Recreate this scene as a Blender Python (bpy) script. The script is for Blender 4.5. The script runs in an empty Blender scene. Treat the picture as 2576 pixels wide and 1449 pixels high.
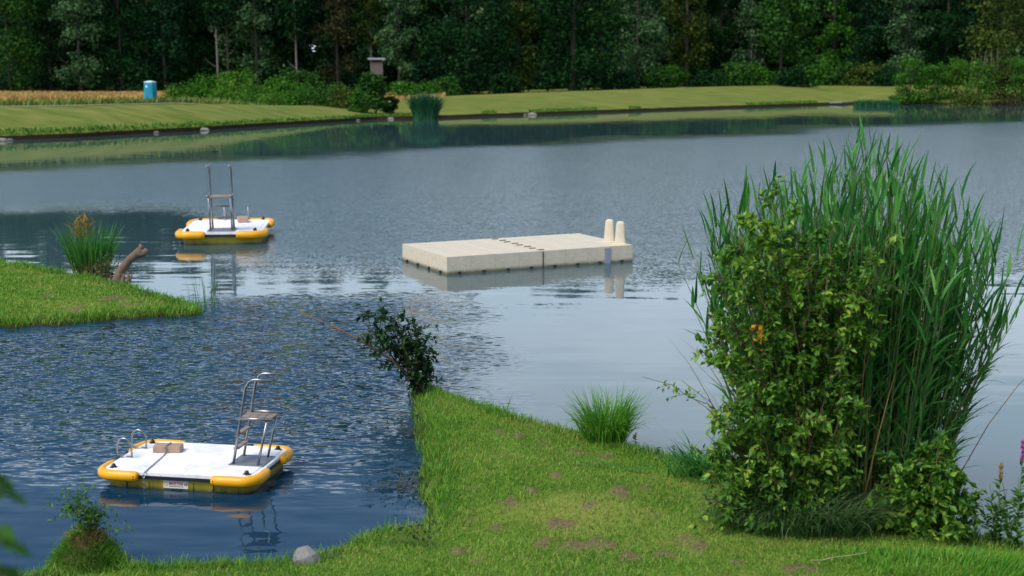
import bpy, math, random
import numpy as np
from mathutils import Vector, Matrix

PI = math.pi
R = math.radians
random.seed(11)
scene = bpy.context.scene
COL = scene.collection

# ------------------------------------------------------------------ camera maths (metres, lake level z = 0)
F, W, H = 3350.0, 2576.0, 1449.0
CAM_Z = 4.0
PITCH = math.atan((H / 2 - 188.0) / F)
cp, sp = math.cos(PITCH), math.sin(PITCH)

def ray(px, py):
    u, v = (px - W / 2) / F, (py - H / 2) / F
    return np.array([u, cp - v * sp, -sp - v * cp])

def on_plane(px, py, z=0.0):
    r = ray(px, py)
    t = (z - CAM_Z) / r[2]
    return np.array([r[0] * t, r[1] * t, z])

def at_dist(px, py, y):
    r = ray(px, py)
    t = y / r[1]
    return np.array([r[0] * t, y, CAM_Z + r[2] * t])

# ------------------------------------------------------------------ numpy value noise
def _hash(ix, iy, seed):
    h = (ix.astype(np.int64) * 374761393 + iy.astype(np.int64) * 668265263 + seed * 2147483647) & 0xffffffff
    h = ((h ^ (h >> 13)) * 1274126177) & 0xffffffff
    return ((h ^ (h >> 16)) & 0xffff) / 65535.0

def vnoise(x, y, seed=0):
    x = np.asarray(x, float); y = np.asarray(y, float)
    ix, iy = np.floor(x), np.floor(y)
    fx, fy = x - ix, y - iy
    fx, fy = fx * fx * (3 - 2 * fx), fy * fy * (3 - 2 * fy)
    a = _hash(ix, iy, seed); b = _hash(ix + 1, iy, seed)
    c = _hash(ix, iy + 1, seed); d = _hash(ix + 1, iy + 1, seed)
    return a + (b - a) * fx + (c - a) * fy + (a - b - c + d) * fx * fy

def fnoise(x, y, seed=0, oct=3):
    s, t, amp = 0, 0, 1.0
    for k in range(oct):
        s = s + amp * vnoise(x * 2 ** k, y * 2 ** k, seed + k * 7); t += amp; amp *= .5
    return s / t

def sstep(a, b, x):
    t = np.clip((x - a) / (b - a), 0, 1)
    return t * t * (3 - 2 * t)

# ------------------------------------------------------------------ object helpers
def link(o, parent=None):
    COL.objects.link(o)
    if parent is not None:
        o.parent = parent
    return o

def tag(o, label=None, cat=None, group=None, kind=None):
    if label: o['label'] = label
    if cat: o['category'] = cat
    if group: o['group'] = group
    if kind: o['kind'] = kind
    return o

def empty(name, loc, rz=0.0, label=None, cat=None, group=None, scale=1.0):
    o = bpy.data.objects.new(name, None)
    link(o); o.location = [float(v) for v in loc]; o.rotation_euler = (0, 0, rz)
    o.scale = (scale,) * 3 if not hasattr(scale, '__len__') else scale
    o.empty_display_size = .2
    return tag(o, label, cat, group)

def copy_tree(o, parent=None):
    c = o.copy(); COL.objects.link(c); c.parent = parent
    for ch in list(o.children):
        copy_tree(ch, c)
    return c

class MB:
    """collects pieces; build() links them as ONE mesh object"""
    def __init__(self):
        self.v = []; self.f = []; self.n = 0; self.bulk = []; self.mi = []
    def add(self, verts, faces, m=0):
        b = self.n
        self.v.extend([tuple(p) for p in verts]); self.n += len(verts)
        self.f.extend([tuple(i + b for i in f) for f in faces]); self.mi += [m] * len(faces)
        return self
    def box(self, c, s, bev=0.0, rot=None, m=0):
        sx, sy, sz = s[0] / 2, s[1] / 2, s[2] / 2
        b = min(bev, sx * .9, sy * .9, sz * .9)
        if b <= 0:
            vs = [(x, y, z) for z in (-sz, sz) for x, y in ((-sx, -sy), (sx, -sy), (sx, sy), (-sx, sy))]
            fs = [(3, 2, 1, 0), (4, 5, 6, 7), (0, 1, 5, 4), (1, 2, 6, 5), (2, 3, 7, 6), (3, 0, 4, 7)]
        else:
            def ring(ix, iy, z):
                o = []
                for qx, qy, a0 in ((1, 1, 0), (-1, 1, 90), (-1, -1, 180), (1, -1, 270)):
                    for k in range(3):
                        a = R(a0 + 45 * k)
                        o.append((qx * (sx - b) + (b - ix) * math.cos(a), qy * (sy - b) + (b - iy) * math.sin(a), z))
                return o
            k = b * .29
            rings = [ring(b, b, -sz), ring(k, k, -sz + k), ring(0, 0, -sz + b), ring(0, 0, sz - b), ring(k, k, sz - k), ring(b, b, sz)]
            vs = [p for r_ in rings for p in r_]
            fs = []
            for j in range(5):
                for i in range(12):
                    i2 = (i + 1) % 12
                    fs.append((j * 12 + i, j * 12 + i2, (j + 1) * 12 + i2, (j + 1) * 12 + i))
            fs.append(tuple(range(11, -1, -1))); fs.append(tuple(range(60, 72)))
        if rot is not None:
            vs = [tuple(rot @ Vector(p)) for p in vs]
        return self.add([(p[0] + c[0], p[1] + c[1], p[2] + c[2]) for p in vs], fs, m)
    def tube(self, path, rad, seg=8, cap=True, m=0, squash=None, closed=False):
        P = [Vector(p) for p in path]; n = len(P)
        rads = rad if hasattr(rad, '__len__') else [rad] * n
        vs, fs = [], []
        up = Vector((0, 0, 1))
        prev = None
        for i, p in enumerate(P):
            if closed:
                t = P[(i + 1) % n] - P[i - 1]
            else:
                t = (P[min(i + 1, n - 1)] - P[max(i - 1, 0)])
            t.normalize()
            if squash:
                s = t.cross(up); s.normalize(); q = up.copy()
            else:
                if prev is None:
                    ref = Vector((1, 0, 0)) if abs(t.x) < .8 else Vector((0, 1, 0))
                    s = t.cross(ref)
                else:
                    s = prev - t * prev.dot(t)
                s.normalize(); q = t.cross(s); prev = s
            for k in range(seg):
                a = 2 * PI * k / seg
                ca, sa = math.cos(a) * rads[i], math.sin(a) * rads[i]
                if squash: sa *= squash
                vs.append(p + s * ca + q * sa)
        for i in range(n if closed else n - 1):
            j = (i + 1) % n
            for k in range(seg):
                k2 = (k + 1) % seg
                fs.append((i * seg + k, i * seg + k2, j * seg + k2, j * seg + k))
        if cap and not closed:
            fs.append(tuple(range(seg - 1, -1, -1))); fs.append(tuple((n - 1) * seg + k for k in range(seg)))
        return self.add(vs, fs, m)
    def prism(self, outline, z0, z1, m=0, inset=0.0):
        n = len(outline)
        vs = [(x, y, z0) for x, y in outline] + [(x, y, z1) for x, y in outline]
        fs = [tuple(range(n - 1, -1, -1)), tuple(range(n, 2 * n))]
        fs += [(i, (i + 1) % n, n + (i + 1) % n, n + i) for i in range(n)]
        return self.add(vs, fs, m)
    def np_add(self, verts, faces, m=0):
        self.bulk.append((np.asarray(verts, np.float32), np.asarray(faces, np.int32), m))
        return self
    def build(self, name, mats, parent=None, smooth=False):
        me = bpy.data.meshes.new(name)
        mats = mats if isinstance(mats, (list, tuple)) else [mats]
        Vs = [np.array(self.v, np.float32).reshape(-1, 3)]
        loops = [np.array([i for f in self.f for i in f], np.int32)]
        tot = [np.array([len(f) for f in self.f], np.int32)]
        mi = [np.array(self.mi, np.int32)]
        off = len(self.v)
        for v, f, m in self.bulk:
            Vs.append(v); loops.append((f + off).ravel()); tot.append(np.full(len(f), f.shape[1], np.int32))
            mi.append(np.full(len(f), m, np.int32)); off += len(v)
        V = np.concatenate(Vs); L = np.concatenate(loops).astype(np.int32); T = np.concatenate(tot).astype(np.int32)
        me.vertices.add(len(V)); me.vertices.foreach_set('co', V.ravel())
        me.loops.add(len(L)); me.loops.foreach_set('vertex_index', L)
        me.polygons.add(len(T))
        st = np.concatenate([[0], np.cumsum(T)[:-1]]).astype(np.int32)
        me.polygons.foreach_set('loop_start', st); me.polygons.foreach_set('loop_total', T)
        for m in mats: me.materials.append(m)
        me.polygons.foreach_set('material_index', np.concatenate(mi).astype(np.int32))
        me.polygons.foreach_set('use_smooth', np.full(len(T), bool(smooth)))
        me.update(calc_edges=True)
        o = bpy.data.objects.new(name, me)
        return link(o, parent)

# ------------------------------------------------------------------ leaf / blade generators
def unit(v):
    return v / np.maximum(np.linalg.norm(v, axis=-1, keepdims=True), 1e-9)

def leaf_cards(rng, c, axis, nrm, length, width, fold=.12):
    """rhombic folded leaves: base, left, tip, right"""
    n = len(c)
    axis = unit(axis); side = unit(np.cross(axis, nrm)); nn = np.cross(side, axis)
    L = np.broadcast_to(np.asarray(length, float), (n,))[:, None]; Wd = np.broadcast_to(np.asarray(width, float), (n,))[:, None]
    b = c - axis * L * .5; t = c + axis * L * .5 - nn * L * .1
    mid = c - axis * L * .06 + nn * Wd * fold
    l = mid - side * Wd * .5; r = mid + side * Wd * .5
    V = np.stack([b, l, t, r], 1).reshape(-1, 3)
    i = np.arange(n)[:, None] * 4
    Fc = np.concatenate([np.concatenate([i, i + 1, i + 2], 1), np.concatenate([i, i + 2, i + 3], 1)])
    return V, Fc

def blades(rng, base, head, lean, length, width, segs=3, droop=.6, twist=True):
    """arching tapering strips. head: horizontal unit dir, lean: start angle from vertical, droop: extra bend at tip (rad)"""
    n = len(base)
    length = np.broadcast_to(np.asarray(length, float), (n,)); width = np.broadcast_to(np.asarray(width, float), (n,))
    lean = np.broadcast_to(np.asarray(lean, float), (n,)); droop = np.broadcast_to(np.asarray(droop, float), (n,))
    side = np.stack([-head[:, 1], head[:, 0], np.zeros(n)], 1)
    if twist:
        a = rng.uniform(-1.2, 1.2, n)[:, None]
        side = unit(side * np.cos(a) + head * np.sin(a) * .8 + np.array([0, 0, .0]))
    pts = [base]; p = base.copy()
    for k in range(segs):
        ang = lean + droop * ((k + .5) / segs) ** 1.6
        d = head * np.sin(ang)[:, None] + np.array([0, 0, 1.0]) * np.cos(ang)[:, None]
        p = p + d * (length / segs)[:, None]; pts.append(p)
    V = []; 
    for k in range(segs):
        t = k / segs
        w = width * (0.55 + .45 * math.sin(min(1, t * 2.2 + .25) * PI / 2)) * (1 - t ** 2.5)
        V += [pts[k] - side * (w / 2)[:, None], pts[k] + side * (w / 2)[:, None]]
    V.append(pts[-1])
    m = 2 * segs + 1
    V = np.stack(V, 1).reshape(-1, 3)
    i = np.arange(n)[:, None] * m
    quads = [np.concatenate([i + 2 * k, i + 2 * k + 1, i + 2 * k + 3, i + 2 * k + 2], 1) for k in range(segs - 1)]
    tris = np.concatenate([i + 2 * segs - 2, i + 2 * segs - 1, i + 2 * segs], 1)
    return V, (np.concatenate(quads) if quads else None), tris

def add_blades(mb, *a, m=0, **k):
    V, q, t = blades(*a, **k)
    if q is not None:
        b = V
        # quads and tris share vertices: write triangles only
        tri = np.concatenate([q[:, [0, 1, 2]], q[:, [0, 2, 3]], t])
    else:
        tri = t
    mb.np_add(V, tri, m)

def rdir(rng, n):
    a = rng.uniform(0, 2 * PI, n)
    return np.stack([np.cos(a), np.sin(a), np.zeros(n)], 1)

def sphere_dirs(rng, n, up=0.0):
    v = rng.normal(size=(n, 3)); v[:, 2] += up
    return unit(v)

# ------------------------------------------------------------------ materials
def new_mat(name):
    m = bpy.data.materials.new(name); m.use_nodes = True
    nt = m.node_tree
    for n in list(nt.nodes): nt.nodes.remove(n)
    out = nt.nodes.new('ShaderNodeOutputMaterial')
    b = nt.nodes.new('ShaderNodeBsdfPrincipled')
    nt.links.new(b.outputs[0], out.inputs[0])
    return m, nt, b, out

def ramp(nt, stops, fac=None):
    r = nt.nodes.new('ShaderNodeValToRGB')
    e = r.color_ramp.elements
    while len(e) < len(stops): e.new(.5)
    for k, (p, c) in enumerate(stops):
        e[k].position = p; e[k].color = (*c, 1) if len(c) == 3 else c
    if fac is not None: nt.links.new(fac, r.inputs[0])
    return r

def noise(nt, scale, detail=3, rough=.55, vec=None, dist=0.0):
    n = nt.nodes.new('ShaderNodeTexNoise')
    n.inputs['Scale'].default_value = scale; n.inputs['Detail'].default_value = detail
    n.inputs['Roughness'].default_value = rough; n.inputs['Distortion'].default_value = dist
    if vec is not None: nt.links.new(vec, n.inputs['Vector'])
    return n

def mix(nt, a, b, fac, mode='MIX'):
    n = nt.nodes.new('ShaderNodeMix'); n.data_type = 'RGBA'; n.blend_type = mode
    for s, v in ((n.inputs[6], a), (n.inputs[7], b), (n.inputs[0], fac)):
        if hasattr(v, 'links'): nt.links.new(v, s)
        elif hasattr(v, '__len__'): s.default_value = (*v, 1)
        else: s.default_value = v
    return n.outputs[2]

def math_n(nt, op, a, b=None, c=None, clamp=False):
    n = nt.nodes.new('ShaderNodeMath'); n.operation = op; n.use_clamp = clamp
    for s, v in zip(n.inputs, (a, b, c)):
        if v is None: continue
        if hasattr(v, 'links'): nt.links.new(v, s)
        else: s.default_value = v
    return n.outputs[0]

def pos(nt):
    g = nt.nodes.new('ShaderNodeNewGeometry'); return g.outputs['Position'], g

def mapping(nt, vec, scale=(1, 1, 1), rot=(0, 0, 0)):
    m = nt.nodes.new('ShaderNodeMapping'); nt.links.new(vec, m.inputs[0])
    m.inputs['Scale'].default_value = scale; m.inputs['Rotation'].default_value = rot
    return m.outputs[0]

def solid(name, col, rough=.5, var=.12, scale=6.0, bump=0.0, metal=0.0, spec=.5, dirt=None, bscale=None, dirt_at=(.55, .75), tide=False):
    m, nt, b, out = new_mat(name)
    tc = nt.nodes.new('ShaderNodeTexCoord')
    n = noise(nt, scale, 5, .6, tc.outputs['Object'])
    lo = [c * (1 - var) for c in col]; hi = [min(1, c * (1 + var)) for c in col]
    c = ramp(nt, [(.3, lo), (.7, hi)], n.outputs[0]).outputs[0]
    if dirt:
        n2 = noise(nt, scale * .35, 6, .7, tc.outputs['Object'], .6)
        f = ramp(nt, [(dirt_at[0], (0, 0, 0)), (dirt_at[1], (1, 1, 1))], n2.outputs[0]).outputs[0]
        c = mix(nt, c, dirt, f)
    if tide:                                        # algae line just above the water
        gp = nt.nodes.new('ShaderNodeNewGeometry'); sz = nt.nodes.new('ShaderNodeSeparateXYZ'); nt.links.new(gp.outputs['Position'], sz.inputs[0])
        n4 = noise(nt, 9.0, 4, .6, gp.outputs['Position'])
        zz_ = math_n(nt, 'ADD', sz.outputs[2], math_n(nt, 'MULTIPLY', math_n(nt, 'SUBTRACT', n4.outputs[0], .5), -.07))
        c = mix(nt, hexa('#6a6448'), c, ramp(nt, [(.02, (0, 0, 0)), (.085, (1, 1, 1))], zz_).outputs[0])
        n5 = noise(nt, 30.0, 2, .5, gp.outputs['Position'])   # droppings and scuffs
        c = mix(nt, c, hexa('#8b8270'), math_n(nt, 'MULTIPLY', ramp(nt, [(.68, (0, 0, 0)), (.74, (1, 1, 1))], n5.outputs[0]).outputs[0], .6))
    nt.links.new(c, b.inputs['Base Color'])
    b.inputs['Roughness'].default_value = rough; b.inputs['Metallic'].default_value = metal
    b.inputs['Specular IOR Level'].default_value = spec
    if bump:
        bn = nt.nodes.new('ShaderNodeBump'); bn.inputs['Strength'].default_value = bump; bn.inputs['Distance'].default_value = .02
        n3 = noise(nt, bscale or scale * 4, 4, .6, tc.outputs['Object'])
        nt.links.new(n3.outputs[0], bn.inputs['Height']); nt.links.new(bn.outputs[0], b.inputs['Normal'])
    return m

def foliage(name, cols, trans=.25, rough=.55, nscale=.5, spec=.25, tint=None):
    """leaf colour varies per leaf and over the plant"""
    m, nt, b, out = new_mat(name)
    p, g = pos(nt)
    n = noise(nt, nscale, 2, .5, p)
    s = math_n(nt, 'ADD', math_n(nt, 'MULTIPLY', g.outputs['Random Per Island'], .55), math_n(nt, 'MULTIPLY', n.outputs[0], .5))
    k = len(cols)
    c = ramp(nt, [(.15 + .7 * i / max(1, k - 1), col) for i, col in enumerate(cols)], s).outputs[0]
    nt.links.new(c, b.inputs['Base Color']); b.inputs['Roughness'].default_value = rough
    b.inputs['Specular IOR Level'].default_value = spec
    if trans:
        t = nt.nodes.new('ShaderNodeBsdfTranslucent')
        nt.links.new(mix(nt, c, (1.0, 1.0, .45), .0), t.inputs[0])
        ms = nt.nodes.new('ShaderNodeMixShader'); ms.inputs[0].default_value = trans
        nt.links.new(b.outputs[0], ms.inputs[1]); nt.links.new(t.outputs[0], ms.inputs[2])
        nt.links.new(ms.outputs[0], out.inputs[0])
    return m

def hexa(s):
    s = s.lstrip('#')
    o = []
    for i in (0, 2, 4):
        c = int(s[i:i + 2], 16) / 255
        o.append(c / 12.92 if c <= .04045 else ((c + .055) / 1.055) ** 2.4)
    return tuple(o)

# ------------------------------------------------------------------ world, sun, camera
def build_light():
    w = bpy.data.worlds.new('World'); scene.world = w; w.use_nodes = True
    nt = w.node_tree
    for n in list(nt.nodes): nt.nodes.remove(n)
    out = nt.nodes.new('ShaderNodeOutputWorld'); bg = nt.nodes.new('ShaderNodeBackground')
    sky = nt.nodes.new('ShaderNodeTexSky'); sky.sky_type = 'NISHITA'; sky.sun_disc = False
    el, az = R(52), R(228)
    sky.sun_elevation = el; sky.sun_rotation = az; sky.air_density = 1.0; sky.dust_density = .5; sky.ozone_density = 1.2
    tc = nt.nodes.new('ShaderNodeTexCoord')
    v = mapping(nt, tc.outputs['Generated'], (1, 1, 3.2))
    n1 = noise(nt, 2.3, 6, .55, v, .4)
    # broken bright cloud; thicker towards the horizon
    sx = nt.nodes.new('ShaderNodeSeparateXYZ'); nt.links.new(tc.outputs['Generated'], sx.inputs[0])
    low = nt.nodes.new('ShaderNodeMapRange'); low.inputs['From Min'].default_value = .50; low.inputs['From Max'].default_value = .30
    low.inputs['To Min'].default_value = -.20; low.inputs['To Max'].default_value = .19
    nt.links.new(sx.outputs[2], low.inputs['Value'])
    def win(v_, a, b_):
        r = nt.nodes.new('ShaderNodeMapRange'); r.interpolation_type = 'SMOOTHSTEP'; r.inputs['From Min'].default_value = a; r.inputs['From Max'].default_value = b_
        nt.links.new(v_, r.inputs['Value']); return r.outputs[0]
    # blue opening added in the unseen clouds so the cove reflects darker blue
    gap = math_n(nt, 'MULTIPLY', win(sx.outputs[0], -.02, -.11), win(sx.outputs[2], .17, .26))
    cover = math_n(nt, 'SUBTRACT', math_n(nt, 'ADD', n1.outputs[0], low.outputs[0]), math_n(nt, 'MULTIPLY', gap, .45))
    f = ramp(nt, [(.40, (0, 0, 0)), (.66, (1, 1, 1))], cover).outputs[0]
    n2 = noise(nt, 5.0, 5, .55, v)
    cl = ramp(nt, [(.3, (5.9, 7.4, 8.8)), (.7, (8.4, 9.4, 10.5))], n2.outputs[0]).outputs[0]
    c = mix(nt, sky.outputs[0], cl, math_n(nt, 'MULTIPLY', f, .85))
    nt.links.new(c, bg.inputs[0]); bg.inputs[1].default_value = .092
    nt.links.new(bg.outputs[0], out.inputs[0])
    l = bpy.data.lights.new('sun', 'SUN'); l.energy = 2.0; l.angle = R(35); l.color = (1, .95, .87)
    o = bpy.data.objects.new('sun', l); link(o)
    d = Vector((math.sin(az) * math.cos(el), math.cos(az) * math.cos(el), math.sin(el)))
    o.rotation_euler = d.to_track_quat('Z', 'Y').to_euler(); o.location = d * 60
    cam = bpy.data.cameras.new('camera'); co = bpy.data.objects.new('camera', cam); link(co)
    co.location = (0, 0, CAM_Z); co.rotation_euler = (PI / 2 - PITCH, 0, 0)
    cam.sensor_width = 36; cam.lens = 36 * F / W; cam.clip_end = 3000; cam.clip_start = .05
    cam.dof.use_dof = True; cam.dof.focus_distance = 16; cam.dof.aperture_fstop = 2.0
    scene.camera = co
    vs = scene.view_settings; vs.view_transform = 'Standard'; vs.look = 'None'; vs.gamma = 1; vs.exposure = 0.86
build_light()

# ------------------------------------------------------------------ near shore: outlines traced on the lake plane
def px_poly(pts):
    return np.array([on_plane(x, y, 0)[:2] for x, y in pts])

near_shore = px_poly([(2900, 1490), (2720, 1440), (2576, 1402), (2450, 1352), (2200, 1262), (1900, 1196), (1700, 1157), (1600, 1134), (1500, 1108), (1400, 1082),
                      (1300, 1056), (1220, 1032), (1150, 1008), (1095, 986), (1062, 972), (1046, 974), (1040, 990), (1052, 1040), (1044, 1100), (1064, 1170),
                      (1056, 1240), (1074, 1300), (1060, 1338), (1010, 1342), (950, 1350), (890, 1368), (830, 1394), (760, 1414), (690, 1424), (600, 1428), (500, 1432),
                      (400, 1436), (320, 1430), (250, 1428), (180, 1434), (110, 1450), (0, 1470), (-300, 1500), (-900, 1530)])
near_poly = np.concatenate([near_shore, np.array([[-16, 3.0], [-22, -14], [22, -14], [16, 4.0]])])
spit_poly = px_poly([(-700, 610), (-300, 638), (0, 664), (90, 680), (170, 693), (240, 708), (300, 722), (350, 735), (400, 750), (450, 766), (490, 776), (506, 785), (490, 792),
                     (430, 797), (330, 804), (200, 813), (60, 822), (-80, 830), (-400, 850), (-800, 880)])

def poly_sdf(x, y, poly):
    x = np.asarray(x, float).ravel(); y = np.asarray(y, float).ravel()
    n = len(poly); d = np.full(x.shape, 1e9); inside = np.zeros(x.shape, bool)
    for i in range(n):
        ax, ay = poly[i]; bx, by = poly[(i + 1) % n]
        ex, ey = bx - ax, by - ay
        t = np.clip(((x - ax) * ex + (y - ay) * ey) / (ex * ex + ey * ey + 1e-12), 0, 1)
        d = np.minimum(d, np.hypot(x - ax - t * ex, y - ay - t * ey))
        c = ((ay > y) != (by > y)) & (x < (bx - ax) * (y - ay) / (by - ay + 1e-12) + ax)
        inside ^= c
    return np.where(inside, d, -d)

def near_sdf(x, y):
    x = np.asarray(x, float); y = np.asarray(y, float)
    j = (fnoise(x * 1.3, y * 1.3, 3) - .5) * .28
    a = poly_sdf(x, y, near_poly); b = poly_sdf(x, y, spit_poly)
    return a + j.ravel(), b + j.ravel() * 1.5

dirt_px = [(1251, 1086, .10), (1300, 1100, .11), (1364, 1114, .1), (1450, 1140, .14), (1517, 1150, .12), (1087, 1165, .12), (1091, 1222, .13), (1194, 1232, .09), (1286, 1264, .10),
           (1404, 1319, .12), (1556, 1229, .10), (1571, 1250, .10), (1443, 1374, .13), (1496, 1366, .10), (1535, 1378, .10), (1364, 1369, .08), (1724, 1360, .10), (1763, 1375, .10),
           (1205, 1413, .09), (1581, 1403, .10), (1990, 1430, .10), (2050, 1436, .12), (1340, 1170, .06), (1180, 1310, .07), (1650, 1300, .07),
           (1120, 1270, .07), (1340, 1240, .07), (1250, 1330, .08), (1150, 1390, .08), (1480, 1270, .07), (1620, 1230, .08), (1680, 1400, .08), (1860, 1420, .07), (1400, 1195, .06), (280, 752, .25), (330, 770, .2), (190, 778, .18), (120, 742, .16)]
dirt_pts = None

def lawn_base(x, y):
    a, b = near_sdf(x, y)
    x = np.asarray(x, float).ravel(); y = np.asarray(y, float).ravel()
    def prof(s, slope, lip):
        return np.where(s > 0, lip * sstep(0, .18, s) + slope * s, np.maximum(.7 * s, -1.2))
    za = prof(a, .085, .07) + np.where(a > 0, np.maximum(0, 8 - y) * .16 * sstep(0, 3, a), 0)
    zb = prof(np.minimum(b, 2.6), .075, .05)
    z = np.maximum(za, zb)
    z = z + sstep(.05, .6, np.maximum(a, b)) * ((fnoise(x * .8, y * .8, 21) - .5) * .10 + (fnoise(x * 5, y * 5, 23) - .5) * .022)
    return z, np.maximum(a, b)

def on_lawn(px, py):
    z = .2
    for _ in range(8):
        p = on_plane(px, py, z); z = max(0.0, float(lawn_base([p[0]], [p[1]])[0][0]))
    p[2] = z
    return p

dirt_pts = np.array([[*on_lawn(a, b)[:2], r] for a, b, r in dirt_px])

def bare(x, y):
    x = np.asarray(x, float).ravel(); y = np.asarray(y, float).ravel()
    j = (fnoise(x * 9, y * 9, 5) - .5)
    m = np.zeros(x.shape)
    for dx, dy, r in dirt_pts:
        q = np.hypot((x - dx) / (r * .9), (y - dy) / (r * 1.35)) + j * 2.3
        m = np.maximum(m, 1 - sstep(.45, 1.25, q))
    return m

def lawn_z(x, y):
    z, s = lawn_base(x, y)
    x = np.asarray(x, float).ravel(); y = np.asarray(y, float).ravel()
    b = bare(x, y)
    return z + b * (.016 + .03 * (fnoise(x * 14, y * 14, 9) - .4)), s

def z_at(x, y):
    return float(lawn_z([x], [y])[0][0])

def dryness(x, y):
    return fnoise(x * .55 + y * .5, y * .55 - x * .35, 31, 4)

# ---- lawn sheets
m_lawn, nt, b, _ = new_mat('lawn_soil')
p, g = pos(nt)
at = nt.nodes.new('ShaderNodeAttribute'); at.attribute_name = 'bare_soil'
at2 = nt.nodes.new('ShaderNodeAttribute'); at2.attribute_name = 'dry'
n1 = noise(nt, 3.0, 6, .65, p); n2 = noise(nt, 40, 4, .6, p)
gr = ramp(nt, [(.3, hexa('#48651e')), (.5, hexa('#5c7828')), (.7, hexa('#6e8632'))], n1.outputs[0]).outputs[0]
gr = mix(nt, gr, hexa('#94904a'), at2.outputs['Fac'])
so = ramp(nt, [(.25, hexa('#3f3826')), (.55, hexa('#726746')), (.8, hexa('#938660'))], n2.outputs[0]).outputs[0]
c = mix(nt, gr, so, at.outputs['Fac'])
sx = nt.nodes.new('ShaderNodeSeparateXYZ'); nt.links.new(p, sx.inputs[0])
wet = nt.nodes.new('ShaderNodeMapRange'); wet.inputs['From Min'].default_value = .02; wet.inputs['From Max'].default_value = .09
wet.inputs['To Min'].default_value = 1; wet.inputs['To Max'].default_value = 0; nt.links.new(sx.outputs[2], wet.inputs['Value'])
c = mix(nt, c, hexa('#3c3322'), wet.outputs[0])
nt.links.new(c, b.inputs['Base Color']); b.inputs['Roughness'].default_value = .95; b.inputs['Specular IOR Level'].default_value = .1
bn = nt.nodes.new('ShaderNodeBump'); bn.inputs['Strength'].default_value = .8; bn.inputs['Distance'].default_value = .02
nt.links.new(n2.outputs[0], bn.inputs['Height']); nt.links.new(bn.outputs[0], b.inputs['Normal'])

def sheet(name, xs, ys, mat):
    X, Y = np.meshgrid(xs, ys); z, s = lawn_z(X, Y)
    V = np.stack([X.ravel(), Y.ravel(), z], 1)
    nx, ny = len(xs), len(ys)
    i = (np.arange(ny - 1)[:, None] * nx + np.arange(nx - 1)[None, :]).ravel()
    Fq = np.stack([i, i + 1, i + nx + 1, i + nx], 1)
    keep = (s[Fq].max(1) > -.9)
    Fq = Fq[keep]
    used = np.unique(Fq); rm = np.full(len(V), -1); rm[used] = np.arange(len(used))
    mb = MB(); mb.np_add(V[used], rm[Fq]); o = mb.build(name, mat, smooth=True)
    for an, val in (('bare_soil', bare(X, Y)), ('dry', sstep(.50, .78, dryness(X.ravel(), Y.ravel())) * .55)):
        a = o.data.attributes.new(an, 'FLOAT', 'POINT'); a.data.foreach_set('value', val[used].astype(np.float32))
    return tag(o, kind='structure')

xs_near = np.concatenate([np.arange(-22, -6, .5), np.arange(-6, 7, .055), np.arange(7, 22, .5)])
ys_near = np.concatenate([np.arange(-14, 6.5, .5), np.arange(6.5, 18.2, .055)])
sheet('lawn', xs_near, ys_near, m_lawn)
sheet('grass_spit', np.arange(-26, -3.5, .12), np.arange(19, 34, .12), m_lawn)

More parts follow.
